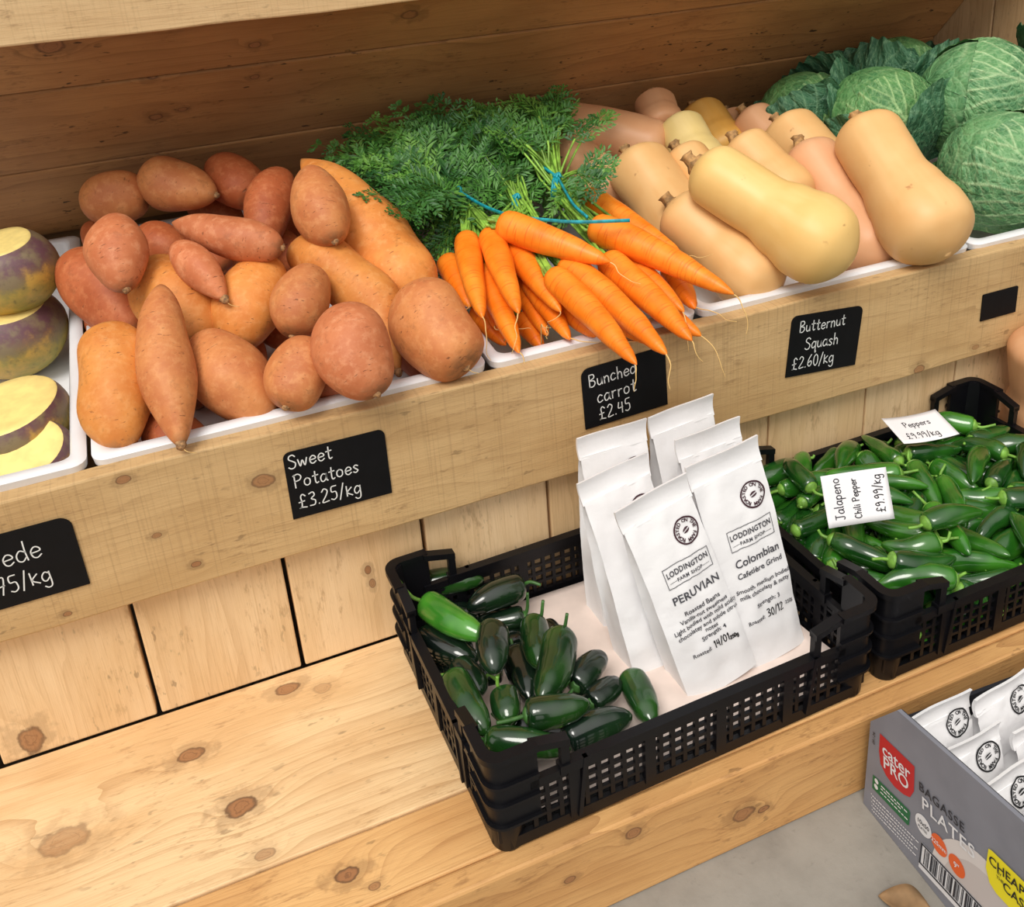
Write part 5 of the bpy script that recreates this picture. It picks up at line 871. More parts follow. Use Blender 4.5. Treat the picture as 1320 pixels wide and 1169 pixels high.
TRAY_H = 0.06
def tray(x0, x1, label, D=0.566):
    ct, st = math.cos(TH), math.sin(TH)
    O = Vector((0, -0.0005, 0.2505))
    def w(x, y, z): return (x, O.y + y * ct - z * st, O.z + y * st + z * ct)
    root = thing('produce_tray', ((x0 + x1) / 2, 0.27, 0.276), label, 'tray', 'white plastic trays on the pine tier')
    b = MB()
    L = []
    for (ins, z, r) in ((0.012, TRAY_H - 0.006, 0.012), (0.016, 0.0, 0.012)):
        L.append([(x, y, z) for x, y in rrect(x0 + ins, x1 - ins, ins, D - ins, r)])
    loft(b, [[w(*p) for p in l] for l in L], cap_last=True)
    L = []
    for (ins, z, r) in ((0.016, TRAY_H - 0.004, 0.010), (0.0195, 0.004, 0.010)):
        L.append([(x, y, z) for x, y in rrect(x0 + ins, x1 - ins, ins, D - ins, r)])
    loft(b, [[w(*p) for p in l] for l in L], cap_last=True)
    b.obj('tray_body', M_['white_plastic'], root, angle=40)
    q = MB(); L = []
    for (ins, z, r) in ((0.0125, TRAY_H - 0.012, 0.012), (0.002, TRAY_H - 0.010, 0.012), (0.001, TRAY_H - 0.002, 0.013), (0.003, TRAY_H, 0.012), (0.013, TRAY_H, 0.012), (0.0155, TRAY_H - 0.003, 0.0105), (0.0165, TRAY_H - 0.012, 0.010)):
        L.append([(x, y, z) for x, y in rrect(x0 + ins, x1 - ins, ins, D - ins, r)])
    loft(q, [[w(*p) for p in l] for l in L], cap_last=False)
    q.obj('rim', M_['white_plastic'], root, angle=50)
    return root
tray(-0.655, -0.2585, 'white plastic tray holding the cut swedes')
tray(-0.2565, 0.1345, 'white plastic tray holding the heap of sweet potatoes')
tray(0.1365, 0.3900, 'narrow white plastic tray under the bunched carrots')
tray(0.3920, 0.7930, 'white plastic tray full of butternut squashes')
tray(0.7950, 1.1700, 'white plastic tray under the savoy cabbages')

# ------------------------------------------------------------------ sweet potatoes
def cosspace(n): return [0.5 - 0.5 * math.cos(math.pi * i / (n - 1)) for i in range(n)]
def body(P3, rad_fn, n=34, nseg=28, lump=0.0, lscale=18, seed=0.0, shape=None, bend=0.0, ends=True):
    ctrl = [Vector(p) for p in P3]
    if len(ctrl) == 2 and bend:
        d = ctrl[1] - ctrl[0]
        side = d.cross(Vector((0.3, -0.8, 0.5))).normalized()
        ctrl = [ctrl[0], (ctrl[0] + ctrl[1]) / 2 + side * d.length * bend, ctrl[1]]
    dense = catmull(ctrl, 160)
    S = cosspace(n)
    P = [dense[min(159, int(round(s * 159)))].copy() if 0 < s < 1 else dense[0 if s <= 0 else 159].copy() for s in S]
    for i, s in enumerate(S):
        t = s * 159; k = min(158, int(t)); P[i] = dense[k].lerp(dense[k + 1], t - k)
    R = [rad_fn(s) for s in S]
    V, F, A = sweep(P, R, nseg, lump, lscale, seed, shape)
    e = [max(0.0, 1 - min(s, 1 - s) / 0.07) for s in S]
    E = [e[i] for i in range(n) for _ in range(nseg)] + [1.0, 1.0]
    return V, F, A, E, P

def power_profile(R, ea, eb):
    sm = ea / (ea + eb); pk = sm ** ea * (1 - sm) ** eb
    return lambda s: R * max(0.0, (s ** ea) * ((1 - s) ** eb)) / pk if 0 < s < 1 else 0.0

fill_i = 0
for i, (lab, P3, R, ea, eb, tone) in enumerate(POTATOES):
    r2 = random.Random(100 + i)
    V, F, A, E, P = body(P3, power_profile(R * 1.02, ea, eb), 36, 30, 0.24, 15, 3.7 * i, bend=r2.uniform(-0.07, 0.07) if len(P3) == 2 else 0, shape=lambda s, a: 1 + 0.035 * math.cos(2 * a + 1.7 * i) + 0.02 * math.cos(3 * a + 9 * s + i))
    if lab == 'FILL':
        lab, grp = 'reddish sweet potato mostly buried under the others in the heap', 'buried sweet potatoes'
    else:
        grp = 'sweet potatoes heaped in the tray'
    o = obj('sweet_potato', V, F, M_['potato'][tone], attrs={'ring': ('FLOAT_VECTOR', A), 'ends': ('FLOAT', E)})
    tag(o, lab, 'sweet potato', grp)
    if grp.startswith('sweet'):
        q = MB()
        d = (P[-1] - P[-4]).normalized()
        V2, F2, _ = sweep([P[-1] - d * 0.004, P[-1] + d * 0.0005, P[-1] + d * 0.003], [0.0052, 0.0042, 0.0022], 10, 0.5, 300, i)
        q.add(V2, F2)
        nb = q.obj('root_nub', M_['potato_nub'], o)
        if i in (7, 19, 15):
            h = MB()
            tube(h, [P[-1], P[-1] + Vector((0.004, -0.004, -0.004)), P[-1] + Vector((0.012, -0.004, -0.008))], 0.0005, 0.0003, nseg=5)
            h.obj('root_hair', M_['root_hair'], o)

# ------------------------------------------------------------------ swedes
def swede(name, label, c, R, axis, cutz, hgt=0.85):
    ax = Vector(axis).normalized()
    t = ax.orthogonal().normalized(); b = ax.cross(t)
    nz, ns = 30, 40
    V, F, C = [], [], []
    amax = math.acos(max(-1, min(1, cutz)))
    for i in range(nz):
        th = math.pi - (math.pi - amax) * i / (nz - 1)
        for j in range(ns):
            a = 2 * math.pi * j / ns
            r = R * math.sin(th) * (1 + 0.03 * math.sin(3 * a + R * 900))
            h = R * hgt * math.cos(th)
            p = Vector(c) + (t * math.cos(a) + b * math.sin(a)) * r + ax * h
            k = mnoise.noise(p * 22.0); p += (p - Vector(c)) * 0.035 * k
            V.append(p); C.append(0.5 + 0.5 * math.cos(th))
    for i in range(nz - 1):
        for j in range(ns):
            k = (j + 1) % ns
            F.append((i * ns + j, i * ns + k, (i + 1) * ns + k, (i + 1) * ns + j))
    rimv = [V[(nz - 1) * ns + j] for j in range(ns)]
    o = obj('swede', V, F, M_['swede'], attrs={'crown': ('FLOAT', C)})
    tag(o, label, 'swede', 'swedes in the tray')
    cc = sum(rimv, Vector()) / ns
    FV, FF = [], []
    for k, f in enumerate((1.0, 0.97, 0.8, 0.5, 0.2)):
        for j in range(ns):
            FV.append(cc + (rimv[j] - cc) * f + ax * (0.0 if k == 0 else R * (0.02 + 0.012 * mnoise.noise(rimv[j] * 30 * f))))
    for k in range(4):
        for j in range(ns):
            q = (j + 1) % ns
            FF.append((k * ns + j, k * ns + q, (k + 1) * ns + q, (k + 1) * ns + j))
    FF.append(tuple(4 * ns + j for j in range(ns)))
    f = obj('cut_face', FV, FF, M_['swede_flesh'], o)
    f['label'] = 'flat pale yellow cut face'
    return o
swede('swede', 'swede with a cut yellow top stacked on another swede at the tray back', (-0.3216, 0.3038, 0.407), 0.0560, (-0.12, -0.12, 1), 0.74, 0.85)
swede('swede', 'swede underneath the stacked one, its cut face showing as a thin crescent', (-0.3387, 0.3054, 0.335), 0.0640, (0.0, -0.10, 1), 0.66, 0.80)
swede('swede', 'swede just behind the frontmost one, its flat yellow cut face turned up', (-0.3310, 0.1180, 0.308), 0.0580, (-0.10, -0.10, 1), 0.45, 0.80)
swede('swede', 'swede nearest the front board, its cut face tilted to the shopper', (-0.3200, 0.0660, 0.2900), 0.0470, (-0.12, -0.42, 1), 0.52, 0.75)

# ------------------------------------------------------------------ butternut squashes
def squash_profile(rn, rb):
    ks = [0, 0.08, 0.25, 0.45, 0.60, 0.74, 0.88, 1.0]
    vs = [rn * .98, rn * 1.0, rn * .99, rn * .97, rn * .5 + rb * .5, rb, rb * .97, rb * .85]
    def f(s):
        if s <= 0 or s >= 1: return 0.0
        for i in range(7):
            if s <= ks[i + 1]:
                t = (s - ks[i]) / (ks[i + 1] - ks[i]); t = t * t * (3 - 2 * t)
                v = vs[i] + (vs[i + 1] - vs[i]) * t; break
        ca, cb = 0.15, 0.20
        if s < ca: v *= math.sqrt(max(0, 1 - (1 - s / ca) ** 2.3))
        if s > 1 - cb: v *= math.sqrt(max(0, 1 - (1 - (1 - s) / cb) ** 2.2))
        return v
    return f
def make_squash(lab, P3, rn, rb, tone, seed, grp='butternut squashes in the tray'):
    r2 = random.Random(300 + seed)
    V, F, A, E, P = body(P3, squash_profile(rn, rb), 44, 36, 0.05, 11, 5.1 * seed, shape=lambda s, a: 1 + 0.012 * math.cos(5 * a + seed), bend=r2.uniform(-0.035, 0.035))
    o = obj('butternut_squash', V, F, M_['squash'][tone], attrs={'ring': ('FLOAT_VECTOR', A)})
    tag(o, lab, 'butternut squash', grp)
    d = (P[0] - P[5]).normalized()
    tilt = (d + Vector((r2.uniform(-.3, .3), r2.uniform(-.3, .1), r2.uniform(0.0, .5)))).normalized()
    V2, F2, _ = sweep([P[0] - d * 0.004, P[0] + d * 0.002, P[0] + d * 0.006, P[0] + d * 0.008 + tilt * 0.006, P[0] + d * 0.008 + tilt * 0.010],
                      [0.0135, 0.0115, 0.0075, 0.0068, 0.0085], 15, 0.18, 160, seed, shape=lambda s, a: 1 + 0.16 * math.cos(5 * a))
    obj('stem', V2, F2, M_['squash_stem'], o)
    return o
for i, (lab, P3, rn, rb, tone) in enumerate(SQUASHES):
    make_squash(lab, P3, rn, rb, tone, i)
make_squash('large butternut squash standing on the bench behind the right-hand crate', [(0.868, -0.070, 0.200), (0.915, -0.070, 0.003)], 0.050, 0.064, 2, 40, 'squash on the bench')

# ------------------------------------------------------------------ carrots
def carrot_profile(R):
    ks = [0, .012, .04, .1, .35, .7, .9, .97, 1]; vs = [.5, .78, .93, 1, .97, .72, .42, .2, .03]
    def f(s):
        for i in range(8):
            if s <= ks[i + 1]:
                t = (s - ks[i]) / (ks[i + 1] - ks[i])
                return R * (vs[i] + (vs[i + 1] - vs[i]) * t)
        return 0.0
    return f

PIN = None
def frond_mesh(mb, P, width, rr, normal):
    """a feathery carrot leaf: stalk along P (list of Vectors), lobed pinnae in pairs"""
    T, _ = frames(P)
    n = len(P)
    V, F, _ = sweep(P, [0.0009 - 0.0006 * i / (n - 1) for i in range(n)], 4, closed=False)
    mb.add(V, F)
    pairs = 7
    for k in range(pairs):
        s = 0.10 + 0.86 * (k / (pairs - 1)) ** 0.9
        t = s * (n - 1); i = min(n - 2, int(t)); p = P[i].lerp(P[i + 1], t - i); d = T[i]
        side0 = d.cross(normal).normalized()
        ln0 = width * (0.35 + 0.65 * math.sin(math.pi * min(1, 0.25 + 0.75 * s) ** 1.0)) * (1.0 if s < 0.75 else 0.9)
        for sg in (1, -1):
            ax = (d * rr.uniform(0.5, 0.85) + side0 * sg + normal * rr.uniform(-0.25, 0.35)).normalized()
            ln = ln0 * rr.uniform(0.55, 1.25)
            m = max(3, int(ln / 0.0052))
            nrm = (normal + side0 * sg * rr.uniform(-.4, .4) + d * rr.uniform(-.3, .3)).normalized()
            for q in range(m + 1):
                f = (q + 0.35) / (m + 0.35)
                c = p + ax * ln * f - normal * (ln * 0.25 * f * f)
                for s2 in ((1, -1) if q < m else (0,)):
                    bb = (ax * (0.8 if s2 else 1) + ax.cross(nrm) * s2 * rr.uniform(.5, 1.1) + nrm * rr.uniform(-.45, .45)).normalized()
                    l2 = ln * 0.42 * (1.05 - 0.55 * f) * rr.uniform(.75, 1.25) + 0.003
                    wv = bb.cross(nrm).normalized() * (0.0015 + 0.0006 * rr.random())
                    a = c; e = c + bb * l2
                    mdl = c + bb * l2 * 0.55 + nrm * 0.0004
                    mb.add([a, mdl + wv, e, mdl - wv], [(0, 1, 2, 3)])
            mb.add([p - d * 0.0005, p + d * 0.0005, p + ax * ln], [(0, 1, 2)])

fr_left = {b: list(FRONDS[b]) for b in FRONDS}
for b in fr_left: random.Random(b + 5).shuffle(fr_left[b])
n_in = {b: sum(1 for c in CARROTS if c[3] == b) for b in (0, 1, 2)}
cnt = {0: 0, 1: 0, 2: 0}
for i, (lab, P3, R, bn, hair) in enumerate(CARROTS):
    rr = random.Random(500 + i)
    V, F, A, E, P = body(P3, carrot_profile(R), 40, 22, 0.07, 26, 2.3 * i, bend=rr.uniform(-0.03, 0.03) if len(P3) == 2 else 0)
    root = thing('carrot', P[0], lab, 'carrot', ('carrots of the left bunch', 'carrots of the middle bunch', 'carrots of the right bunch')[bn])
    obj('root', V, F, M_['carrot'], root, attrs={'ring': ('FLOAT_VECTOR', A)})
    tip = P[-1]; d = (P[-1] - P[-6]).normalized()
    h = MB()
    pts = [tip - d * 0.004]
    ln = rr.uniform(0.02, 0.05)
    dd = d.copy()
    over = tip.y < -0.03
    for k in range(5):
        dd = (dd + Vector((rr.uniform(-.55, .55), rr.uniform(-.2, .3 if not over else .12), rr.uniform(-.5, .35) if not over else rr.uniform(-.75, -.05)))).normalized()
        nx = pts[-1] + dd * ln / 4
        if nx.y > -0.026 and over and nx.z < 0.304: nx.y = -0.0265
        if not over: nx.z = max(nx.z, 0.318 + max(0, nx.y) * 0.1)
        pts.append(nx)
    tube(h, pts, 0.0008, 0.0003, nseg=5)
    h.obj('root_hair', M_['root_hair'], root)
    # leaf stalks through the tie and the feathery leaves beyond it
    tie = Vector(TIES[bn])
    st, lf = MB(), MB()
    L = fr_left[bn]
    take = len(L) // n_in[bn] + (1 if cnt[bn] < len(L) % n_in[bn] else 0)
    mine = L[cnt[bn] * (len(L) // n_in[bn]) + min(cnt[bn], len(L) % n_in[bn]):][:take]
    cnt[bn] += 1
    back = (P[0] - P[4]).normalized()
    for tg in mine:
        spec = len(tg) > 3
        tg = Vector(tg[:3])
        w = tie + Vector((rr.gauss(0, .006), rr.gauss(0, .006), rr.gauss(0, .005)))
        st0 = P[0] + Vector((rr.uniform(-.3, .3), rr.uniform(-.3, .3), rr.uniform(-.3, .3))) * R
        ctrl = [st0, st0 + back * 0.012, w]
        span = tg - w
        mid = w + span * 0.5 + Vector((0, 0, 0.012 + 0.1 * span.length * rr.random()))
        full = catmull(ctrl + [mid, tg], 25)
        k0 = 18 if bn == 2 else 15
        V2, F2, _ = sweep(full[:k0 + 1], [0.0024 - 0.0009 * q / k0 for q in range(k0 + 1)], 5, closed=False)
        st.add(V2, F2)
        blade = full[k0 - 1:]
        if (blade[-1] - blade[0]).length < 0.085:
            e = (blade[-1] - blade[-3]).normalized()
        view = (Vector(CAM_LOC) - tg).normalized()
        nrm = (Vector((rr.uniform(-1, 1), rr.uniform(-.9, .5), 1.0)) * 0.8 + view * 0.5).normalized()
        frond_mesh(lf, blade, rr.uniform(0.022, 0.036) * (0.8 if spec else 1), rr, nrm)
    st.obj('stalks', M_['stalk'], root)
    lf.obj('leaves', rr.choice([M_['frond'][0], M_['frond'][0], M_['frond'][1], M_['frond'][2]]), root, smooth=False)

def tie_band(label, c, axis, rx, tails, mats):
    root = thing('twine_tie', c, label, 'tie', 'blue ties round the carrot bunches')
    ax = Vector(axis).normalized(); t = ax.cross(Vector((0, 0, 1))).normalized(); b = t.cross(ax)
    m = MB()
    for off in (-0.003, 0.0, 0.003):
        pts = [Vector(c) + ax * (off + 0.0012 * math.sin(3 * a)) + (t * math.cos(a) * rx + b * math.sin(a) * rx * 0.9) for a in [2 * math.pi * k / 20 for k in range(21)]]
        tube(m, pts, 0.0017, n=41, nseg=6)
    top = Vector(c) + b * (rx * 0.95)
    for k in range(5):
        a = k * 1.3
        tube(m, [top + Vector((0.005 * math.cos(a), 0.005 * math.sin(a), 0)), top + Vector((0.002, 0, 0.005)), top + Vector((-0.005 * math.cos(a), 0.004, 0.001))], 0.0016, n=9, nseg=6)
    m.obj('band', M_['blue_twine'], root)
    for pts, mt in zip(tails, mats):
        q = MB(); P = catmull([top] + [Vector(p) for p in pts[1:]], 30)
        V2, F2, _ = sweep(P, [0.0021] * 30, 8, shape=lambda s, a: 1.0 if abs(math.cos(a)) > .5 else .55)
        q.add(V2, F2); q.obj('loose_end', mt, root)
tie_band('blue tie with a long loose end round the left carrot bunch', TIES[0], (0.75, -0.45, 0.1), 0.0175, [TWINE], [M_['blue_twine']])
tie_band('blue tie round the middle carrot bunch, half hidden in stalks', TIES[1], (0.7, -0.6, 0.1), 0.014, [], [])
tie_band('blue tie knotted round the right carrot bunch with two loose ends', TIES[2], (0.6, -0.7, 0.1), 0.0165, [TWINE_B, TWINE_C], [M_['blue_twine'], M_['blue_twine']])

# ------------------------------------------------------------------ savoy cabbages
def vein_field(x, y):
    """x across (-1..1), y from the stalk (0) to the edge (1)"""
    v = 0.0
    w = 0.030 * (1.15 - y)
    v = max(v, math.exp(-(x / max(w, 0.006)) ** 2) * 1.0)
    ax = abs(x)
    c = y - 0.72 * ax ** 0.85 + 0.02 * math.sin(9 * ax + 2 * y)
    N = 6.0
    f = c * N + (0.35 if x > 0 else 0.0)
    k = abs(f - round(f)) / N
    if c > -0.25: v = max(v, 0.85 * math.exp(-(k / (0.0125 * (1.25 - 0.7 * ax))) ** 2))
    g = ax * 9.0 + 2.2 * y + 0.6 * math.sin(6 * y + (2 if x > 0 else 0)) + 0.35 * round(f)
    k2 = abs(g - round(g)) / 9.0
    v = max(v, 0.42 * math.exp(-(k2 / 0.009) ** 2))
    return v

def smoothpole(y): return max(0.0, min(1.0, 6 * y * (1 - y) - 0.4))

def cabbage_leaf(V, F, A, U, c, R, ax, phi0, half, tmax, off, flare, ruffle, seed, nu=56, nv=60, full=False):
    ax = Vector(ax).normalized()
    t = ax.orthogonal().normalized(); b = ax.cross(t)
    base = len(V)
    for i in range(nv):
        y = i / (nv - 1)
        th = math.pi - (0.12 + y * (tmax - 0.12))          # from the stalk end (-axis) over the head
        wy = half * (0.30 + 0.70 * math.sin(math.pi * min(1.0, 0.12 + 0.62 * y))) 
        if full: th = math.pi * (1 - y); wy = math.pi
        for j in range(nu):
            x = -1 + 2 * j / (nu - 1)
            yy = th if full else th + (0.30 * x * x) * (y ** 2)            # rounded outline
            ph = phi0 + x * wy
            edge = max(abs(x) ** 5, y ** 6)
            qn = Vector((x * 2.2 + seed, y * 3.0, seed)); vf = vein_field(x + 0.07 * mnoise.noise(qn) * min(1.0, abs(x) * 5), y + 0.06 * mnoise.noise(qn + Vector((5, 5, 5)))) * (0.72 + 0.5 * mnoise.noise(Vector((x * 4, y * 5, seed))))
            vf = max(0.0, min(1.0, vf))
            rr_ = R * (1 + off + flare * (y ** 3 + 0.55 * abs(x) ** 3))
            rr_ += R * ruffle * edge * (math.sin(13 * x * (0.4 + y) + seed) * 0.6 + math.sin(23 * y + 4 * x + seed * 2) * 0.5)
            if full: vf *= 0.8 * smoothpole(y)
            rr_ += R * 0.022 * mnoise.noise(Vector((x * 6 + seed, y * 7, seed))) + R * 0.014 * mnoise.noise(Vector((x * 15, y * 16 + seed, seed)))
            rr_ += R * 0.018 * vf
            d = (t * math.cos(ph) + b * math.sin(ph)) * math.sin(yy) + ax * math.cos(yy)
            V.append(Vector(c) + d * rr_)
            A.append(min(1.0, vf * 1.0)); U.append((x * 0.55 + seed, y * 0.9 + seed * 0.3, seed))
    for i in range(nv - 1):
        for j in range(nu - 1):
            F.append((base + i * nu + j, base + i * nu + j + 1, base + (i + 1) * nu + j + 1, base + (i + 1) * nu + j))

def cabbage(label, c, R, ax, phi, n_out, seed, mats=(0, 1, 2), outer_flare=0.35, skip=(), out_t=(1.5, 1.85), frill=0.05):
    rr = random.Random(seed)
    root = thing('savoy_cabbage', c, label, 'cabbage', 'savoy cabbages at the end of the tier')
    V, F, A, U = [], [], [], []
    cabbage_leaf(V, F, A, U, c, R * 0.985, ax, phi + 2.6, math.pi, math.pi, 0, 0, 0.0, seed + 9.0, 110, 80, True)
    obj('heart', V, F, M_['cabbage'][mats[0]], root, attrs={'vein': ('FLOAT', A), 'luv': ('FLOAT_VECTOR', U)})
    for k in range(n_out):
        V, F, A, U = [], [], [], []
        inner = k < 3
        ph = phi + (0.0, 2.15, -2.15)[k] if inner else phi + 2 * math.pi * (k - 3 + 0.35) / max(1, n_out - 3)
        if k in skip: continue
        if inner:
            cabbage_leaf(V, F, A, U, c, R, ax, ph, 1.35, 2.35, 0.02 + 0.01 * (k == 0), 0.01, 0.018, seed + k, 120 if k == 0 else 80, 130 if k == 0 else 90)
        else:
            cabbage_leaf(V, F, A, U, c, R, ax, ph, 0.95, rr.uniform(*out_t), 0.045, rr.uniform(0.5, 1.0) * outer_flare, frill, seed + k, 70, 80)
        obj('leaf', V, F, M_['cabbage'][mats[0] if k == 0 else (mats[1] if inner else mats[2])], root, attrs={'vein': ('FLOAT', A), 'luv': ('FLOAT_VECTOR', U)})
    return root
CAB_DONE = True
# the five heads: each lies with its stalk end down towards the shopper
def facing(ax, direction):
    ax = Vector(ax).normalized(); t = ax.orthogonal().normalized(); b = ax.cross(t)
    d = Vector(direction)
    return math.atan2(d.dot(b), d.dot(t))
def head(label, c, R, ax, face, n_out, seed, **k):
    return cabbage(label, c, R, ax, facing(ax, face), n_out, seed, **k)
head('pale savoy cabbage at the tray front, right of the tall squash', (0.925, 0.085, 0.364), 0.083, (-0.45, 0.5, 0.75), (-0.45, -0.8, 0.5), 3, 3, outer_flare=0.22)
head('savoy cabbage behind the front one with its leaf fanning from the right', (1.020, 0.225, 0.425), 0.090, (-0.75, 0.25, 0.35), (-0.35, -0.8, 0.6), 6, 8, outer_flare=0.3)
head('savoy cabbage in the middle of the row, behind the two right-hand squashes', (0.885, 0.285, 0.402), 0.084, (-0.3, 0.4, 0.85), (-0.3, -0.85, 0.35), 7, 14, mats=(1, 1, 2), outer_flare=0.35, out_t=(1.7, 2.1), frill=0.08)
head('dark-leaved savoy cabbage at the left end of the row, against the back boards', (0.825, 0.385, 0.400), 0.072, (-0.4, 0.3, 0.7), (0.1, -0.9, 0.4), 8, 21, mats=(1, 2, 2), outer_flare=0.45, out_t=(2.0, 2.5), frill=0.09)
head('savoy cabbage at the back by the side boards with a dark frilly outer leaf', (1.010, 0.385, 0.425), 0.080, (0.1, 0.2, 0.9), (-0.2, -0.9, 0.4), 7, 33, mats=(1, 1, 2), outer_flare=0.42, out_t=(1.9, 2.4), frill=0.09)

# ------------------------------------------------------------------ price labels on the lip
def chalk_label(label, cx, cz, w, h, roll, lines, name='chalk_label', chamf=0.011, round_top=True, shear=0.0, seed=0):
    y = -0.0224
    c, s = math.cos(roll), math.sin(roll)
    def fn(x, z, d=0.0):
        x2 = x + shear * z
        return (cx + x2 * c - z * s, y - 0.0014 - d, cz + x2 * s + z * c)
    root = thing(name, (cx, y, cz - h / 2), label, 'price label', 'slate price labels on the lip board')
    pts = [(-w / 2, -h / 2), (w / 2, -h / 2)]
    for sx in (1, -1):
        arc = [(sx * (w / 2 - chamf + chamf * math.cos(a)), h / 2 - chamf + chamf * math.sin(a)) for a in [math.pi / 2 * k / 6 for k in range(7)]]
        pts += arc if sx == 1 else arc[::-1]
    n = len(pts)
    V = [fn(x, z, -0.0014) for x, z in pts] + [fn(x, z, 0) for x, z in pts]
    F = [tuple(range(n))[::-1], tuple(range(n, 2 * n))] + [(i, (i + 1) % n, n + (i + 1) % n, n + i) for i in range(n)]
    obj('card', V, F, M_['slate'], root, smooth=False)
    if lines:
        mb = MB()
        for k, (txt, x, z, size, rot) in enumerate(lines):
            cr, sr = math.cos(rot), math.sin(rot)
            for ln in strokes(txt, size, seed=seed + k):
                ribbon(mb, [[(x + a * cr - b * sr, z + a * sr + b * cr) for a, b in ln]], 0.00125, lambda a, b: fn(a, b, 0.0003))
        mb.obj('chalk_writing', M_['chalk'], root, smooth=False)
    return root
chalk_label('black price label chalked Swede at the left end', -0.3325, 0.2325, 0.101, 0.076, 0.012, [('Swede', -0.0400, 0.004, 0.0205, 0.02), ('\u00a31.75/kg', -0.0450, -0.024, 0.0175, 0.03)], seed=3)
chalk_label('black price label chalked Sweet Potatoes below the sweet potato heap', -0.0395, 0.2395, 0.1015, 0.0755, -0.01,
            [('Sweet', -0.047, 0.0195, 0.0150, 0.01), ('Potatoes', -0.0445, -0.003, 0.0150, 0.0), ('\u00a33.25/kg', -0.043, -0.027, 0.0155, 0.0)], seed=5, chamf=0.007)
chalk_label('black price label chalked Bunched carrot under the overhanging carrot tips', 0.2835, 0.2505, 0.1035, 0.074, 0.035,
            [('Bunched', -0.0435, 0.0135, 0.0150, 0.03), ('carrot', -0.035, -0.008, 0.0160, 0.02), ('\u00a32.45', -0.034, -0.030, 0.0155, 0.04)], seed=9, chamf=0.010)
chalk_label('black price label chalked Butternut Squash', 0.5525, 0.2415, 0.1035, 0.0785, -0.085,
            [('Butternut', -0.0395, 0.0175, 0.0140, 0.01), ('Squash', -0.029, -0.006, 0.0150, 0.01), ('\u00a32.60/kg', -0.0445, -0.0300, 0.0150, 0.02)], seed=12, chamf=0.008)
chalk_label('small blank black label at the right end', 0.8305, 0.2280, 0.0600, 0.0375, 0.0, [], chamf=0.002, shear=-0.02)

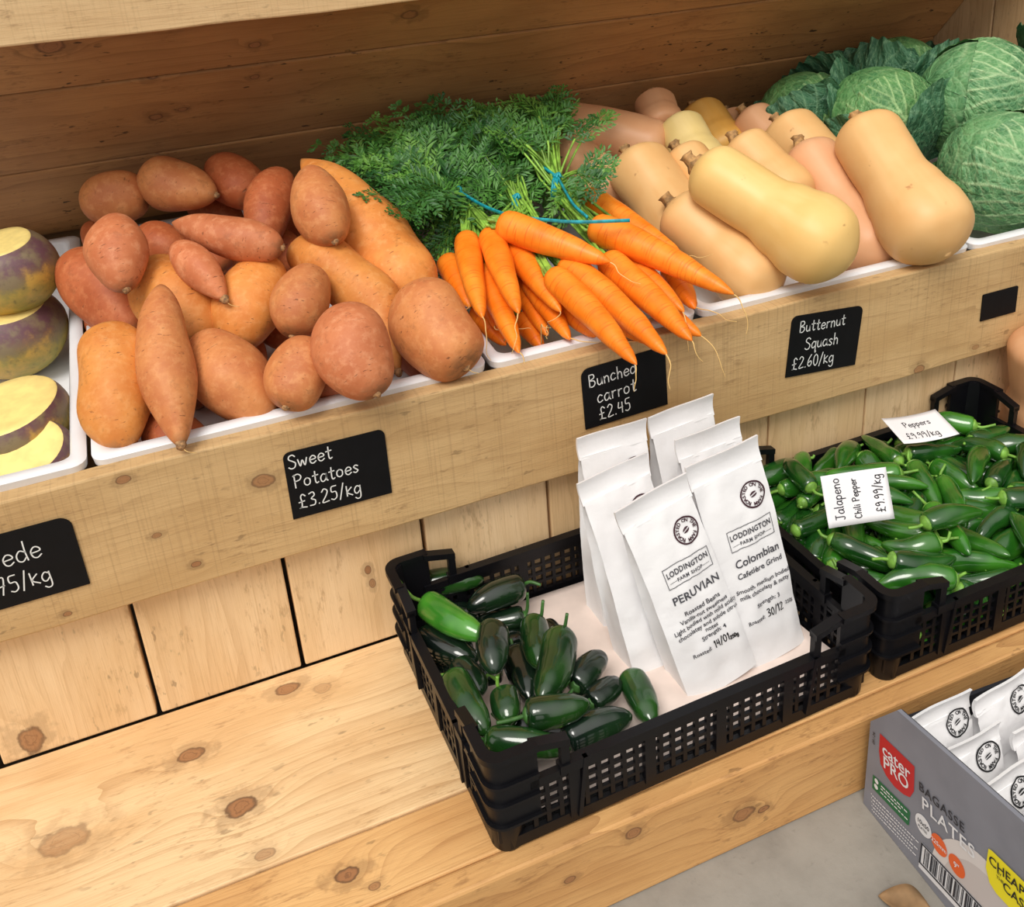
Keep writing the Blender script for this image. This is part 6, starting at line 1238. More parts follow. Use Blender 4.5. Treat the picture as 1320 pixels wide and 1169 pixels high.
# ------------------------------------------------------------------ black lattice crates
def crate(label, ox, oy, W, D, yaw, rim=0.077, corner=0.114):
    c, s = math.cos(yaw), math.sin(yaw)
    def w(x, y, z): return (ox + x * c - y * s, oy + x * s + y * c, z)
    root = thing('lattice_crate', w(W / 2, D / 2, 0.0005), label, 'crate', 'black lattice crates on the bench')
    mt = M_['black_plastic']
    # base grid
    b = MB()
    nx, ny = 30, 22
    for i in range(nx + 1):
        x = 0.012 + (W - 0.024) * i / nx
        b.box(x - 0.0022, x + 0.0022, 0.01, D - 0.01, 0.006, 0.0105)
    for j in range(ny + 1):
        y = 0.012 + (D - 0.024) * j / ny
        b.box(0.01, W - 0.01, y - 0.0022, y + 0.0022, 0.0055, 0.0100)
    b.map(w).obj('base', mt, root, smooth=False)
    arm = 0.068
    def panel(length, to):
        """lattice side from arm to length-arm; local (u along, v outwards thickness, z)"""
        p = MB()
        a, e = 0.012, length - 0.012
        p.box(a, e, 0.0, 0.005, 0.004, 0.016)                      # bottom band
        p.box(a + 0.05, e - 0.05, -0.0035, 0.0065, rim - 0.010, rim)   # top rim
        p.box(a + 0.05, e - 0.05, 0.0, 0.0045, rim - 0.016, rim - 0.009)
        u0, u1 = arm * 0.55, length - arm * 0.55
        n = int(round((u1 - u0) / 0.0125))
        for i in range(n + 1):
            u = u0 + (u1 - u0) * i / n
            thick = 0.0055 if i % 6 == 3 else 0.0021
            p.box(u - thick, u + thick, -0.002 if i % 6 == 3 else 0.0006, 0.0046, 0.012, rim - 0.008)
        for z in (0.0275, 0.039, 0.0505, 0.0615):
            p.box(u0, u1, 0.0008, 0.0044, z - 0.0017, z + 0.0017)
        for u in (arm + 0.01, length - arm - 0.01):                # slanted stiffening ribs
            p.add([(u - .002, -.004, .012), (u + .002, -.004, .012), (u + .010, -.004, rim), (u + .006, -.004, rim), (u - .002, .001, .012), (u + .002, .001, .012), (u + .010, .001, rim), (u + .006, .001, rim)],
                  [(0, 3, 2, 1), (4, 5, 6, 7), (0, 1, 5, 4), (1, 2, 6, 5), (2, 3, 7, 6), (3, 0, 4, 7)])
        p.map(lambda x, y, z: w(*to(x, y, z))).obj('side_panel', mt, root, smooth=False)
    panel(W, lambda u, v, z: (u, v, z))
    panel(W, lambda u, v, z: (u, D - v, z))
    panel(D, lambda u, v, z: (v, u, z))
    panel(D, lambda u, v, z: (W - v, u, z))
    # corners: rounded posts with ribs, a raised handle frame along each arm
    for cx, cy, sx, sy in ((0, 0, 1, 1), (W, 0, -1, 1), (0, D, 1, -1), (W, D, -1, -1)):
        p = MB()
        def path(r, inset):
            pts = [(arm * 0.62, inset)]
            pts += [(inset + r - r * math.sin(a), inset + r - r * math.cos(a)) for a in [math.pi / 2 * k / 6 for k in range(7)]]
            pts += [(inset, arm * 0.62)]
            return pts
        o_, i_ = path(0.014, -0.002), path(0.011, 0.0025)
        def wall(outer, inner, z0, z1):
            n = len(outer); V = []
            for (a, b_) in zip(outer, inner):
                V += [(*a, z0), (*b_, z0), (*b_, z1), (*a, z1)]
            F = []
            for k in range(n - 1):
                for q in range(4):
                    F.append((4 * k + q, 4 * k + (q + 1) % 4, 4 * k + 4 + (q + 1) % 4, 4 * k + 4 + q))
            F += [(0, 3, 2, 1), (4 * n - 4, 4 * n - 3, 4 * n - 2, 4 * n - 1)]
            p.add(V, F)
        wall(o_, i_, 0.030, corner - 0.004)
        for z in (0.034, 0.058, 0.080):
            wall(path(0.016, -0.0052), path(0.014, -0.001), z, z + 0.0028)
        wall(path(0.017, -0.0065), path(0.010, 0.0035), corner - 0.006, corner)
        # handle frames: upper bar falling to the rim, end post
        for ax_ in (0, 1):
            def hb(u0, u1, za0, za1, zb0, zb1, t0=-0.002, t1=0.0045):
                V = [(u0, t0, za0), (u1, t0, zb0), (u1, t1, zb0), (u0, t1, za0), (u0, t0, za1), (u1, t0, zb1), (u1, t1, zb1), (u0, t1, za1)]
                if ax_: V = [(b_, a, z) for a, b_, z in V]
                p.add(V, [(0, 3, 2, 1), (4, 5, 6, 7), (0, 1, 5, 4), (1, 2, 6, 5), (2, 3, 7, 6), (3, 0, 4, 7)])
            hb(arm * 0.55, arm + 0.004, corner - 0.007, corner, corner - 0.016, corner - 0.009, -0.004, 0.006)
            hb(arm - 0.004, arm + 0.004, rim - 0.012, corner - 0.010, rim - 0.012, corner - 0.012)
            hb(arm * 0.5, arm + 0.004, rim - 0.012, rim - 0.004, rim - 0.012, rim - 0.004)
        # inner gusset
        p.add([(0.003, 0.003, 0.012), (0.016, 0.003, 0.012), (0.003, 0.016, 0.012), (0.003, 0.003, corner - 0.002), (0.013, 0.003, corner - 0.002), (0.003, 0.013, corner - 0.002)],
              [(0, 2, 1), (3, 4, 5), (1, 2, 5, 4), (0, 1, 4, 3), (2, 0, 3, 5)])
        p.map(lambda x, y, z: w(cx + sx * x, cy + sy * y, z)).obj('corner_post', mt, root, angle=35)
        f = MB(); L = []
        for (r_, z) in ((0.0145, 0.0006), (0.0155, 0.003), (0.0165, 0.031)):
            L.append([w(cx + sx * 0.0155 + r_ * math.cos(a) * sx * 1.0, cy + sy * 0.0155 + r_ * math.sin(a) * sy, z) for a in [2 * math.pi * k / 24 for k in range(24)]])
        loft(f, L, True, True)
        f.obj('foot', mt, root, angle=45)
    return root
crate('black lattice crate holding jalapenos and bags of coffee', 0.004, -0.3035, 0.401, 0.283, 0.0235)
crate('black lattice crate heaped with green chilli peppers', 0.4235, -0.2935, 0.401, 0.283, 0.010)

# paper lining the coffee crate
V, F = [], []
nx, ny = 40, 28
for j in range(ny + 1):
    for i in range(nx + 1):
        x = 0.026 + 0.366 * i / nx; y = -0.285 + 0.258 * j / ny
        z = 0.0126 + 0.0028 * (0.5 + 0.5 * mnoise.noise(Vector((x * 16, y * 16, 4.0)))) + (0.010 * max(0, (0.06 * 0 + (i / nx) - 0.9) / 0.1) ** 2)
        V.append((x + 0.004 * math.sin(y * 40), y, z))
for j in range(ny):
    for i in range(nx):
        a = j * (nx + 1) + i
        F.append((a, a + 1, a + nx + 2, a + nx + 1))
lin_ = obj('paper_liner', V, F, M_['paper_liner'])
sol = lin_.modifiers.new('thickness', 'SOLIDIFY'); sol.thickness = 0.0006; sol.offset = 1
tag(lin_, 'off-white sheet of paper lining the floor of the crate with the coffee', 'paper')

# ------------------------------------------------------------------ jalapenos
def pepper_profile(R, slim=False):
    ks = [0, .02, .08, .22, .5, .75, .9, .97, 1]
    vs = [.45, .8, .96, 1, .97, .80, .52, .27, .04] if not slim else [.5, .8, .93, 1, .92, .72, .46, .26, .05]
    def f(s):
        for i in range(8):
            if s <= ks[i + 1]:
                t = (s - ks[i]) / (ks[i + 1] - ks[i])
                return R * (vs[i] + (vs[i + 1] - vs[i]) * t)
        return 0.0
    return f
for i, (lab, P3, R, stem, tone) in enumerate(JALAPENOS):
    rr = random.Random(700 + i)
    a, b = Vector(P3[0]), Vector(P3[-1])
    if (b - a).length < 2.2 * R: b = a + (b - a).normalized() * 2.3 * R
    V, F, A, E, P = body([a, b], pepper_profile(R * 1.06), 30, 26, 0.05, 24, 1.7 * i, shape=lambda s, q: 1 + 0.03 * math.cos(3 * q + i), bend=rr.uniform(-.06, .06))
    if lab == 'FILL': lab, gp = 'dark jalapeno lying low between the others in the left crate', 'half hidden jalapenos'
    else: gp = 'jalapenos in the left crate'
    root = thing('jalapeno', (a + b) / 2, lab, 'jalapeno pepper', gp)
    obj('pod', V, F, M_['jalapeno'][tone], root)
    q = MB()
    d = (P[0] - P[4]).normalized()
    V2, F2, _ = sweep([P[0] - d * 0.0005, P[0] + d * 0.0012, P[0] + d * 0.003], [R * .56, R * .45, 0.0028], 14, shape=lambda s, w_: 1 + .12 * math.cos(6 * w_))
    q.add(V2, F2)
    pts = [P[0] + d * 0.001] + [Vector(p) for p in stem[1:]]
    if (pts[-1] - pts[0]).length < 0.012: pts = [pts[0], pts[0] + d * 0.008, pts[0] + d * 0.014 + Vector((0, 0, 0.003))]
    tube(q, pts, 0.0021, 0.0017, n=16, nseg=8)
    q.obj('stem', M_['pepper_stem'] if i in (0, 1, 5, 12, 14, 15) else M_['pepper_stem_dark'], root)

# ------------------------------------------------------------------ green chillies
SPECIAL = {}
for i, (x1, y1, z1, x2, y2, z2, R) in enumerate(CHILLIES):
    rr = random.Random(900 + i)
    a, b = Vector((x1, y1, z1)), Vector((x2, y2, z2))
    ph = rr.uniform(0, 6.28)
    V, F, A, E, P = body([a, b], pepper_profile(R * 1.07, True), 20, 16, 0.22, 42, 1.3 * i, shape=lambda s, q: 1 + 0.07 * math.cos(2 * q + ph) - 0.05 * math.cos(3 * q + 4 * s + ph), bend=rr.uniform(-.11, .11))
    root = thing('chilli_pepper', (a + b) / 2, 'glossy green chilli pepper lying loose in the heap in the right-hand crate', 'chilli pepper', 'chillies heaped in the right crate')
    obj('pod', V, F, M_['chilli'][rr.random() < 0.4], root)
    q = MB()
    d = (P[0] - P[3]).normalized()
    V2, F2, _ = sweep([P[0] - d * 0.0012, P[0] + d * 0.001, P[0] + d * 0.004], [R * .74, R * .60, 0.0026], 12)
    q.add(V2, F2)
    side = Vector((rr.uniform(-1, 1), rr.uniform(-1, 1), rr.uniform(-.1, .9)))
    e = P[0] + d * 0.010
    tip_ = e + (d + side * 0.7).normalized() * rr.uniform(0.008, 0.016)
    for v in (e, tip_):
        v.x = min(max(v.x, 0.437), 0.812); v.y = min(max(v.y, -0.279), -0.024); v.z = max(v.z, 0.018)
    tube(q, [P[0] + d * 0.002, e, tip_], 0.0021, 0.0016, n=9, nseg=6)
    q.obj('stem', M_['pepper_stem'], root)

# paper price cards on the chillies
def paper_card(label, o, ex, ey, w, h, curl, lines, seed):
    ex = Vector(ex).normalized(); ey = Vector(ey); ey = (ey - ey.dot(ex) * ex).normalized(); ez = ex.cross(ey)
    O = Vector(o)
    def fn(x, y, d=0.0):
        k = curl * ((x / w - 0.5) ** 2 * 4 - 0.3)
        return tuple(O + ex * x + ey * y + ez * (k + d))
    root = thing('price_card', fn(w / 2, h / 2), label, 'price card', 'white price cards on the chillies')
    V, F = [], []
    n, m = 14, 8
    for dz in (0, 0.0004):
        for j in range(m + 1):
            for i in range(n + 1): V.append(fn(w * i / n, h * j / m, dz))
    N = (n + 1) * (m + 1)
    for j in range(m):
        for i in range(n):
            a = j * (n + 1) + i
            F.append((a, a + n + 1, a + n + 2, a + 1)); F.append((N + a, N + a + 1, N + a + n + 2, N + a + n + 1))
    rim_ = [i for i in range(n + 1)] + [(j + 1) * (n + 1) + n for j in range(m)] + [m * (n + 1) + n - 1 - i for i in range(n)] + [(m - 1 - j) * (n + 1) for j in range(m - 1)]
    for k in range(len(rim_)):
        a, b = rim_[k], rim_[(k + 1) % len(rim_)]
        F.append((a, b, b + N, a + N))
    obj('card', V, F, M_['white_card'], root)
    mb = MB()
    for k, (txt, x, y, size, rot) in enumerate(lines):
        cr, sr = math.cos(rot), math.sin(rot)
        for ln in strokes(txt, size, seed=seed + k):
            ribbon(mb, [[(x + a * cr - b * sr, y + a * sr + b * cr) for a, b in ln]], 0.0011, lambda a, b: fn(a, b, 0.0007))
    mb.obj('handwriting', M_['ink'], root, smooth=False)
# corner order: front left, along the front, towards the back
c1 = [Vector(v) for v in ((0.4365, -0.1855, 0.1165), (0.5083, -0.2035, 0.1165), (0.4425, -0.1600, 0.1630))]
paper_card('white card handwritten Jalapeno Chili Pepper lying on the chillies near the coffee bags', c1[0], c1[1] - c1[0], c1[2] - c1[0], 0.074, 0.055, 0.002,
           [('Jalapeno', 0.020, 0.007, 0.0105, math.pi / 2), ('Chili Pepper', 0.039, 0.006, 0.0075, math.pi / 2), ('\u00a39.99/kg', 0.066, 0.009, 0.0098, math.pi / 2)], 31)
c2 = [Vector(v) for v in ((0.6190, -0.0960, 0.1165), (0.6873, -0.1091, 0.1165), (0.6109, -0.0399, 0.124))]
paper_card('white card handwritten Peppers at the back of the chilli heap', c2[0], c2[1] - c2[0], Vector((-0.012, 0.052, 0.006)), 0.074, 0.052, 0.003,
           [('Peppers', 0.020, 0.030, 0.0095, 0.0), ('\u00a39.99/kg', 0.012, 0.008, 0.0105, 0.0)], 37)

# ------------------------------------------------------------------ bags of coffee
def smooth(a, b, x):
    t = max(0.0, min(1.0, (x - a) / (b - a))); return t * t * (3 - 2 * t)

def coffee_bag(label, base, top, xdir, w, d, seed, prints=None, grp='coffee bags in the left crate', seal=0.115, name='coffee_bag'):
    base, top = Vector(base), Vector(top)
    U = (top - base); h = U.length; U.normalize()
    Rr = Vector(xdir); Rr = (Rr - Rr.dot(U) * U).normalized(); B = U.cross(Rr)
    vs = 1 - seal
    def dep(v): return d * (1 - min(1, v / vs) ** 2.6 * 0.93)
    def yc(v): return d / 2 * (1 - min(1.0, v / vs) ** 1.6)
    def hw(v): return w / 2 * (1 + 0.02 * math.sin(v * 5 + seed))
    def wr_(u, v, k): return 0.0022 * mnoise.noise(Vector((u * 2.6 + seed, v * 7, k + seed))) + 0.0011 * mnoise.noise(Vector((u * 7 + seed, v * 19, k)))
    def P(x, y, z): return base + Rr * x + B * y + U * z
    def front(u, v, out=0.0):
        dd = dep(v)
        y = yc(v) - dd / 2 * (1 - 0.13 * abs(u) ** 4) + wr_(u, v, 1.0) * smooth(0, .08, v)
        return P(u * hw(v) * (1 - 0.02 * abs(u) ** 6), y - out, v * h)
    root = thing(name, base + B * d / 2, label, 'coffee bag', grp)
    nf, ns, nv = 15, 6, 34
    V, F = [], []
    for k in range(nv):
        v = vs * k / (nv - 1)
        ring = []
        for i in range(nf):
            ring.append(front(-1 + 2 * i / (nf - 1), v))
        g = 0.020 * smooth(0.30, 0.85, v)
        yb = yc(v) + dep(v) / 2; yf = yc(v) - dep(v) / 2 * 0.87
        for i in range(1, ns):
            t = i / ns
            ring.append(P(hw(v) * 0.98 - g * (1 - (2 * t - 1) ** 2) + wr_(t, v, 5.0) * .6, yf + (yb - yf) * t, v * h))
        for i in range(nf):
            u = 1 - 2 * i / (nf - 1)
            ring.append(P(u * hw(v), yc(v) + dep(v) / 2 * (1 - 0.13 * abs(u) ** 4) + wr_(u, v, 9.0), v * h))
        for i in range(1, ns):
            t = 1 - i / ns
            ring.append(P(-hw(v) * 0.98 + g * (1 - (2 * t - 1) ** 2) + wr_(t, v, 7.0) * .6, yf + (yb - yf) * t, v * h))
        V += ring
    n = len(ring)
    for k in range(nv - 1):
        for i in range(n):
            j = (i + 1) % n
            F.append((k * n + i, k * n + j, (k + 1) * n + j, (k + 1) * n + i))
    F.append(tuple(range(n - 1, -1, -1))); F.append(tuple(range((nv - 1) * n, nv * n)))
    obj('pouch', V, F, M_['bag'], root, angle=50)
    # flat crimped seal
    sV, sF = [], []
    m = 16
    for k in range(7):
        t = k / 6
        for i in range(m + 1):
            u = -1 + 2 * i / m
            z = vs + seal * t
            ww = hw(vs) * (1.01 + 0.02 * t)
            y = 0.0004 * math.sin(40 * t) + 0.0012 * math.sin(3.1 * u + seed) * t - 0.010 * t * t + 0.006 * t
            sV.append(P(u * ww, y - 0.0016, z * h - 0.003)); sV.append(P(u * ww, y + 0.0016, z * h - 0.003))
    W2 = 2 * (m + 1)
    for k in range(6):
        for i in range(m):
            a = k * W2 + 2 * i
            sF.append((a, a + 2, a + W2 + 2, a + W2)); sF.append((a + 1, a + W2 + 1, a + W2 + 3, a + 3))
        a = k * W2; sF.append((a, a + W2, a + W2 + 1, a + 1)); a = k * W2 + 2 * m; sF.append((a, a + 1, a + W2 + 1, a + W2))
    for i in range(m):
        a = 6 * W2 + 2 * i; sF.append((a, a + 2, a + 3, a + 1)); a = 2 * i; sF.append((a, a + 1, a + 3, a + 2))
    obj('top_seal', sV, sF, M_['bag'], root, angle=50)
    def fn(x, y): return tuple(front(x / (w / 2), y / h, 0.0011))
    lx, lz = 0.0205, 0.755 * h
    lg = MB()
    ring2d(lg, lx, lz, 0.0142, 0.0125, fn)
    txt = 'ROASTED ON THE FARM'
    for i, ch in enumerate(txt):
        if ch == ' ': continue
        a = math.radians(205 - 340 * (i + 0.5) / len(txt)) + 0.6
        put_text(lg, ch, lx + 0.0098 * math.cos(a), lz + 0.0098 * math.sin(a), 0.0050, fn, a - math.pi / 2, bold=0.03)
    for sg in (1, -1):
        e = ellipse_pts(lx, lz, 0.0042, 0.0026, 24, 0.35)
        half = [(x, y) for x, y in e if sg * (-(x - lx) * math.sin(0.35) + (y - lz) * math.cos(0.35)) > 0.0003]
        flat_poly(lg, half, fn)
    lg.obj('roaster_stamp', M_['print_maroon'] if prints != 'box' else M_['print_black'], root, smooth=False)
    if prints and prints != 'box':
        g_ = MB()
        cx, cz = 0.0072, 0.600 * h
        bw, bh, lw = 0.0268, 0.0112, 0.0007
        for (x0_, x1_, z0_, z1_) in ((-bw, bw, bh - lw, bh), (-bw, bw, -bh, -bh + lw), (-bw, -bw + lw, -bh, bh), (bw - lw, bw, -bh, bh)):
            ns_ = 16
            for q in range(ns_):
                xa = x0_ + (x1_ - x0_) * q / ns_; xb = x0_ + (x1_ - x0_) * (q + 1) / ns_
                g_.add([fn(cx + xa, cz + z0_), fn(cx + xb, cz + z0_), fn(cx + xb, cz + z1_), fn(cx + xa, cz + z1_)], [(0, 1, 2, 3)])
        put_text(g_, 'LODDINGTON', cx, cz + 0.0028, 0.0083, fn, 0, 1.06, 0.84, 0.025)
        put_text(g_, 'FARM SHOP', cx, cz - 0.0058, 0.0052, fn, 0, 1.1, 1.0, 0.02)
        for x0_ in (-0.0235, 0.0150): g_.add([fn(cx + x0_, cz - .0060), fn(cx + x0_ + .0085, cz - .0060), fn(cx + x0_ + .0085, cz - .0056), fn(cx + x0_, cz - .0056)], [(0, 1, 2, 3)])
        for s_, dx, v, size in prints['lines']:
            put_text(g_, s_, cx + dx, v * h, size * 1.08, fn, bold=0.016)
        g_.obj('printed_text', M_['print_grey'], root, smooth=False)
        if not prints['hand']: return root
        hw_ = MB()
        for s_, x, v, size in prints['hand']:
            ribbon(hw_, strokes(s_, size, x, v * h, seed=int(seed * 10)), 0.0011, fn)
        hw_.obj('handwriting', M_['print_black'], root, smooth=False)
    return root

peru = {'lines': [('PERUVIAN', 0.0, 0.490, 0.0112), ('Roasted Beans', 0, 0.415, 0.0066), ('Vanilla-nut sweetness', 0.0, 0.383, 0.0060), ('Light bodied with mild acidity', 0.0, 0.352, 0.0060),
                  ('chocolatey and subtle citrus', 0.0, 0.321, 0.0060), ('notes', 0.001, 0.293, 0.0060), ('Strength: 4', 0.001, 0.264, 0.0060), ('Roasted:', -0.0175, 0.207, 0.0056)],
        'hand': [('14/01', 0.0040, 0.192, 0.0080), ('250g', 0.0222, 0.188, 0.0042)]}
colo = {'lines': [('Colombian', 0.0, 0.492, 0.0112), ('Cafeti\u00e8re Grind', 0.0, 0.438, 0.0080), ('Smooth, medium bodied', 0, 0.370, 0.0062), ('milk chocolaty & nutty', 0.0, 0.338, 0.0062),
                  ('Strength: 3', 0, 0.278, 0.0062), ('Roasted:', -0.0185, 0.214, 0.0056), ('250g', 0.0250, 0.224, 0.0050)],
        'hand': [('30/12', 0.0030, 0.203, 0.0084)]}
coffee_bag('white coffee bag printed PERUVIAN, in front of the others', (0.2760, -0.2370, 0.0150), (0.2250, -0.1760, 0.2290), (1, -0.02, 0.05), 0.080, 0.046, 1.3, peru)
coffee_bag('white coffee bag printed Colombian, on the right', (0.3420, -0.2290, 0.0150), (0.3130, -0.1650, 0.2420), (1, 0.02, 0.0), 0.083, 0.046, 4.1, colo)
coffee_bag('white coffee bag directly behind the PERUVIAN one, part of its stamp showing', (0.2420, -0.1850, 0.0150), (0.2130, -0.1200, 0.2280), (1, 0.03, 0.02), 0.080, 0.044, 7.7)
coffee_bag('white coffee bag at the back left, touching the carrot price label', (0.2450, -0.1080, 0.0150), (0.2440, -0.0620, 0.2350), (1, 0.03, 0.01), 0.080, 0.044, 9.2)
coffee_bag('white coffee bag directly behind the Colombian one', (0.3460, -0.1650, 0.0150), (0.3330, -0.1080, 0.2330), (1, 0.03, 0.0), 0.080, 0.044, 11.9)
coffee_bag('white coffee bag at the back right with the highest top seal', (0.3460, -0.1000, 0.0150), (0.3290, -0.0600, 0.2380), (1, 0.03, 0.0), 0.080, 0.042, 15.0)

# ------------------------------------------------------------------ the catering carton on the floor
M_['carton_grey'] = plain('carton_grey', (128, 130, 140), 0.55, 0.03, 20)
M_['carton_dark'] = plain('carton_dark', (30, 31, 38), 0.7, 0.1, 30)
for nm, c_ in (('print_red', (190, 32, 40)), ('print_green', (26, 104, 60)), ('print_white', (225, 226, 230)), ('print_orange', (226, 100, 44)), ('print_yellow', (236, 222, 30)), ('print_dark', (38, 40, 50)), ('print_plate', (196, 188, 186)), ('print_plate_rim', (214, 208, 206))):
    M_[nm] = plain(nm, c_, 0.5)
A0 = Vector((0.3765, -0.3310, -FLOOR + 0.0005))
DU = Vector((-0.05443366, -0.99851739, 0)); DV = Vector((0, 0, 1)); DN = Vector((-0.9985, 0.0544, 0))
def cfn(u, v, out=0.0006): return tuple(A0 + DU * u + DV * v + DN * out)
carton = thing('carton', tuple(A0 + DU * 0.2 - DN * 0.15), 'open grey catering carton of coffee bags on the floor against the bench', 'carton')
CL, CWd, T = 0.42, 0.30, 0.004
outl = [(0.0, 0.0), (CL, 0.0), (CL, 0.200), (0.1795, 0.1755), (0.0330, 0.1530), (0.0, 0.1080)]
def slab(mb, outline, o0, o1):
    n = len(outline)
    mb.add([cfn(u, v, o0) for u, v in outline] + [cfn(u, v, o1) for u, v in outline],
           [tuple(range(n)), tuple(range(2 * n - 1, n - 1, -1))] + [(i, (i + 1) % n, n + (i + 1) % n, n + i) for i in range(n)])
sp = MB(); slab(sp, outl, 0.0, -T); sp.obj('side_panel', M_['carton_grey'], carton, smooth=False)
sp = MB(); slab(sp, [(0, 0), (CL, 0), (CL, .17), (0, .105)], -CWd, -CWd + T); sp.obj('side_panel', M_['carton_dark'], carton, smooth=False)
ep = MB()
for u, hh in ((0.0, 0.098), (CL - T, 0.19)):
    ep = MB()
    q = [cfn(u, 0, -T), cfn(u, 0, -CWd + T), cfn(u, hh, -CWd + T), cfn(u, hh, -T), cfn(u + T, 0, -T), cfn(u + T, 0, -CWd + T), cfn(u + T, hh, -CWd + T), cfn(u + T, hh, -T)]
    ep.add(q, [(0, 1, 2, 3), (7, 6, 5, 4), (0, 4, 5, 1), (1, 5, 6, 2), (2, 6, 7, 3), (3, 7, 4, 0)])
    ep.obj('end_panel', M_['carton_dark'], carton, smooth=False)
bp = MB(); q = [cfn(T, 0.001, -T), cfn(CL - T, 0.001, -T), cfn(CL - T, 0.001, -CWd + T), cfn(T, 0.001, -CWd + T)]
bp.add(q + [(x, y, z + 0.003) for x, y, z in q], [(0, 3, 2, 1), (4, 5, 6, 7), (0, 1, 5, 4), (1, 2, 6, 5), (2, 3, 7, 6), (3, 0, 4, 7)])
bp.obj('base', M_['carton_dark'], carton, smooth=False)
# dark torn strip along the rim, inside
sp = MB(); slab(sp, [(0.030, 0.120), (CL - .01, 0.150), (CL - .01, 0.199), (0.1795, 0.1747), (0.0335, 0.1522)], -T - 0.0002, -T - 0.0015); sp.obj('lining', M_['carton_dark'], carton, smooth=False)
RS = math.atan(0.15)
def sheet(name, outline, mat, out=0.0006):
    m = MB(); m.add([cfn(u, v, out) for u, v in outline], [tuple(range(len(outline)))]); return m.obj(name, M_[mat], carton, smooth=False)
def words(name, items, mat, out=0.0010):
    m = MB()
    for s_, u, v, size, kw in items: put_text(m, s_, u, v, size, lambda a, b: cfn(a, b, out), kw.get('rot', RS), kw.get('sp', 1.0), kw.get('sx', 1.0))
    return m.obj(name, M_[mat], carton, smooth=False)
sheet('red_badge', [(0.0146, 0.1073), (0.0614, 0.1134), (0.0640, 0.0860), (0.0600, 0.0740), (0.0520, 0.0690), (0.0400, 0.0655), (0.0280, 0.0670), (0.0190, 0.0730), (0.0155, 0.0860)], 'print_red')
words('badge_lettering', [('cater', 0.0385, 0.0965, 0.0185, {}), ('PRO', 0.0400, 0.0825, 0.0185, {})], 'print_white')
sheet('green_panel', [(0.0104, 0.0500), (0.0607, 0.0585), (0.0625, 0.0570), (0.0625, 0.0410), (0.0605, 0.0395), (0.0110, 0.0331)], 'print_green')
gm = MB()
for v in (0.0475, 0.0405): gm.add([cfn(*p, out=0.001) for p in ellipse_pts(0.0165, v, 0.0028, 0.0028, 16)], [tuple(range(16))])
for k, (u1, v) in enumerate(((0.055, 0.0500), (0.050, 0.0465), (0.058, 0.0420))):
    u = 0.023
    while u < u1:
        ln = 0.003 + 0.004 * ((k * 7 + int(u * 900)) % 3) / 3
        v2 = v + (u - 0.03) * 0.15 - 0.001
        gm.add([cfn(u, v2, .001), cfn(u + ln, v2 + ln * .15, .001), cfn(u + ln, v2 + ln * .15 + .0014, .001), cfn(u, v2 + .0014, .001)], [(0, 1, 2, 3)])
        u += ln + 0.0012
gm.obj('green_panel_print', M_['print_white'], carton, smooth=False)
sm = MB()
for k in range(5):
    v0_ = 0.0235 - 0.0045 * k
    u = 0.0125 + 0.0008 * k
    sm.add([cfn(u - .0022, v0_ + .0008, .0008), cfn(u - .001, v0_ + .0008, .0008), cfn(u - .001, v0_ + .002, .0008), cfn(u - .0022, v0_ + .002, .0008)], [(0, 1, 2, 3)])
    while u < 0.074 - 0.004 * (k % 2):
        ln = 0.002 + 0.0035 * ((k * 5 + int(u * 1300)) % 4) / 4
        v2 = v0_ + (u - 0.0125) * 0.17
        sm.add([cfn(u, v2, .0008), cfn(u + ln, v2 + ln * .17, .0008), cfn(u + ln, v2 + ln * .17 + .0014, .0008), cfn(u, v2 + .0014, .0008)], [(0, 1, 2, 3)])
        u += ln + 0.001
sm.obj('small_print', M_['print_white'], carton, smooth=False)
words('product_word', [('BAGASSE', 0.0965, 0.1030, 0.0128, {'sp': 1.1})], 'print_dark')
sheet('plate_picture', [(0.093, 0.020)] + [(0.155 + 0.062 * math.cos(a), 0.034 + 0.066 * math.sin(a)) for a in [math.pi * (1 - k / 24) for k in range(25)]] + [(0.217, 0.020)], 'print_plate_rim', 0.0004)
sheet('plate_picture', [(0.105, 0.020)] + [(0.157 + 0.050 * math.cos(a), 0.030 + 0.056 * math.sin(a)) for a in [math.pi * (1 - k / 24) for k in range(25)]] + [(0.207, 0.020)], 'print_plate', 0.0005)
words('product_word', [('PLATES', 0.1065, 0.0895, 0.0182, {'sp': 1.12})], 'print_white', 0.0013)
sheet('size_badge', ellipse_pts(0.0795, 0.0600, 0.0105, 0.0105, 28), 'print_white')
words('size_badge_text', [('10x50', 0.0795, 0.0620, 0.0062, {}), ('PLATES', 0.0795, 0.0560, 0.0036, {})], 'print_dark', 0.0012)
sheet('orange_badge', ellipse_pts(0.1000, 0.0600, 0.0098, 0.0098, 28), 'print_orange', 0.0009)
sheet('orange_badge', ellipse_pts(0.1215, 0.0600, 0.0098, 0.0098, 28), 'print_orange', 0.0009)
words('orange_badge_text', [('225mm', 0.1000, 0.0600, 0.0062, {}), ('9"', 0.1215, 0.0600, 0.0080, {})], 'print_white', 0.0013)
sheet('barcode_ground', [(0.0798, 0.0080), (0.1570, 0.0180), (0.1570, 0.0500), (0.0798, 0.0400)], 'print_white', 0.0007)
bm = MB()
def bq(u0_, u1_, v0_, v1_):
    k = 0.1295
    bm.add([cfn(u0_, v0_ + (u0_ - .08) * k, .0011), cfn(u1_, v0_ + (u1_ - .08) * k, .0011), cfn(u1_, v1_ + (u1_ - .08) * k, .0011), cfn(u0_, v1_ + (u0_ - .08) * k, .0011)], [(0, 1, 2, 3)])
bq(.0800, .1560, .0380, .0400); bq(.0800, .1560, .0140, .0160); bq(.0800, .0818, .0140, .0400); bq(.1542, .1560, .0140, .0400)
u = 0.0850; rb = random.Random(77)
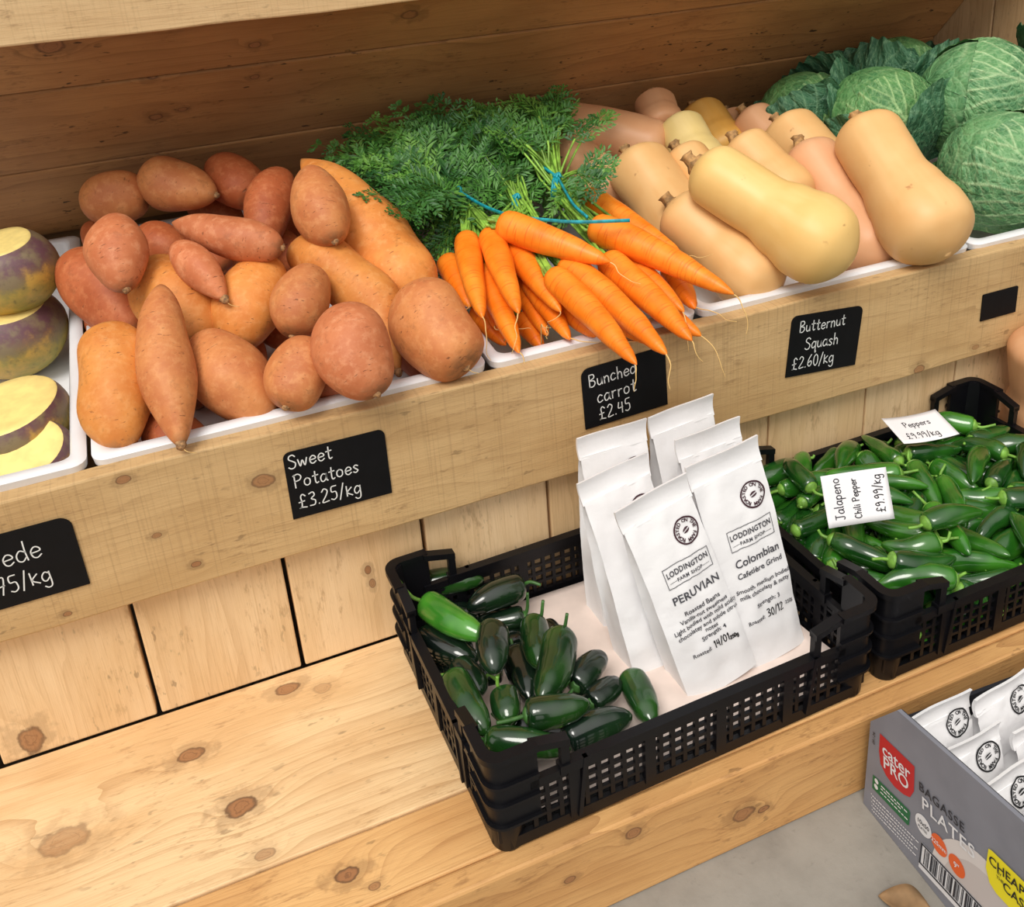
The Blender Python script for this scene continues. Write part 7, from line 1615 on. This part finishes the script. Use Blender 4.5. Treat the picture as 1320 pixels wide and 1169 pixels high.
while u < 0.151:
    wdt = rb.choice((.0006, .0006, .0012, .0018, .0024)); bq(u, u + wdt, .0172, .0372); u += wdt + rb.choice((.0006, .0006, .0012, .002))
bm.obj('barcode', M_['print_dark'], carton, smooth=False)
sheet('yellow_sticker', [(0.1502, 0.0940), (0.1500, 0.1155), (0.1530, 0.1172), (0.2250, 0.1270), (0.2260, 0.0900), (0.2100, 0.0840), (0.1640, 0.0800), (0.1560, 0.0830)], 'print_yellow', 0.0012)
words('sticker_lettering', [('CHEAPER', 0.1770, 0.1105, 0.0125, {'sx': .95}), ('BY', 0.1640, 0.1035, 0.0040, {}), ('THE', 0.1655, 0.0985, 0.0042, {}), ('CASE', 0.1825, 0.0985, 0.0125, {'sx': .95})], 'print_black', 0.0018)
words('carton_code', [('09 / 24', 0.0075, 0.094, 0.0050, {'rot': math.pi / 2 + 0.05})], 'print_dark', 0.0009)

# coffee bags in the carton
def inb(lab, top, yaw, lean, seed, w=0.078):
    top = Vector(top)
    x = Vector((math.cos(yaw), math.sin(yaw), 0))
    back = Vector((-x.y, x.x, 0))
    base = Vector((top.x, top.y, 0)) - back * lean; base.z = -FLOOR + 0.008
    base.x += 0.004
    ln = top.z - base.z
    coffee_bag(lab, base, top, x, w, 0.040, seed, 'box', 'coffee bags in the grey carton', seal=0.16)
inb('coffee bag at the bench end of the carton, nearest its printed side', (0.4330, -0.3520, 0.0300), 0.02, 0.030, 21.0)
inb('coffee bag second in the row along the printed side of the carton', (0.4290, -0.3920, 0.0270), 0.03, 0.032, 23.0)
inb('coffee bag third in the row along the printed side of the carton', (0.4260, -0.4330, 0.0270), 0.05, 0.032, 25.0)
inb('coffee bag fourth in the row along the printed side of the carton', (0.4180, -0.4720, 0.0270), 0.05, 0.032, 27.0)
inb('coffee bag at the bench end in the second row of the carton', (0.5050, -0.3600, 0.0320), 0.10, 0.030, 29.0, .074)
inb('coffee bag in the second row of the carton behind the first row', (0.5080, -0.4020, 0.0300), 0.10, 0.030, 31.0)
inb('coffee bag in the second row of the carton next to the third one', (0.5050, -0.4440, 0.0300), 0.05, 0.030, 33.0)
inb('coffee bag in the far corner of the carton under the bench edge', (0.5880, -0.3640, 0.0340), 0.05, 0.030, 35.0)
inb('coffee bag at the far side of the carton', (0.5900, -0.4060, 0.0300), 0.05, 0.030, 37.0)

# dry leaf on the floor
V, F = [], []
n = 18
for i in range(n + 1):
    t = i / n
    wv = 0.016 * math.sin(math.pi * t) ** 0.8 + 0.0004
    for j, sx in enumerate((-1, -.5, 0, .5, 1)):
        x = 0.3220 + 0.034 * t; y = -0.4150 - 0.036 * t
        V.append((x + sx * wv * 0.55, y + sx * wv * 0.8 - 0.004 * math.sin(5 * t), -FLOOR + 0.0035 + 0.006 * abs(sx) * math.sin(math.pi * t) + 0.004 * math.sin(4 * t)))
for i in range(n):
    for j in range(4):
        a = 5 * i + j
        F.append((a, a + 1, a + 6, a + 5))
lf = obj('dry_leaf', V, F, M_['dry_leaf'])
sol = lf.modifiers.new('thickness', 'SOLIDIFY'); sol.thickness = 0.0005
tag(lf, 'dry brown leaf on the concrete beside the carton', 'leaf')

# ------------------------------------------------------------------ lift everything so that the floor is at zero
for o in list(COL.objects):
    if o.parent is None and o.type in {'MESH', 'EMPTY', 'CAMERA', 'LIGHT'}:
        o.location.z += FLOOR
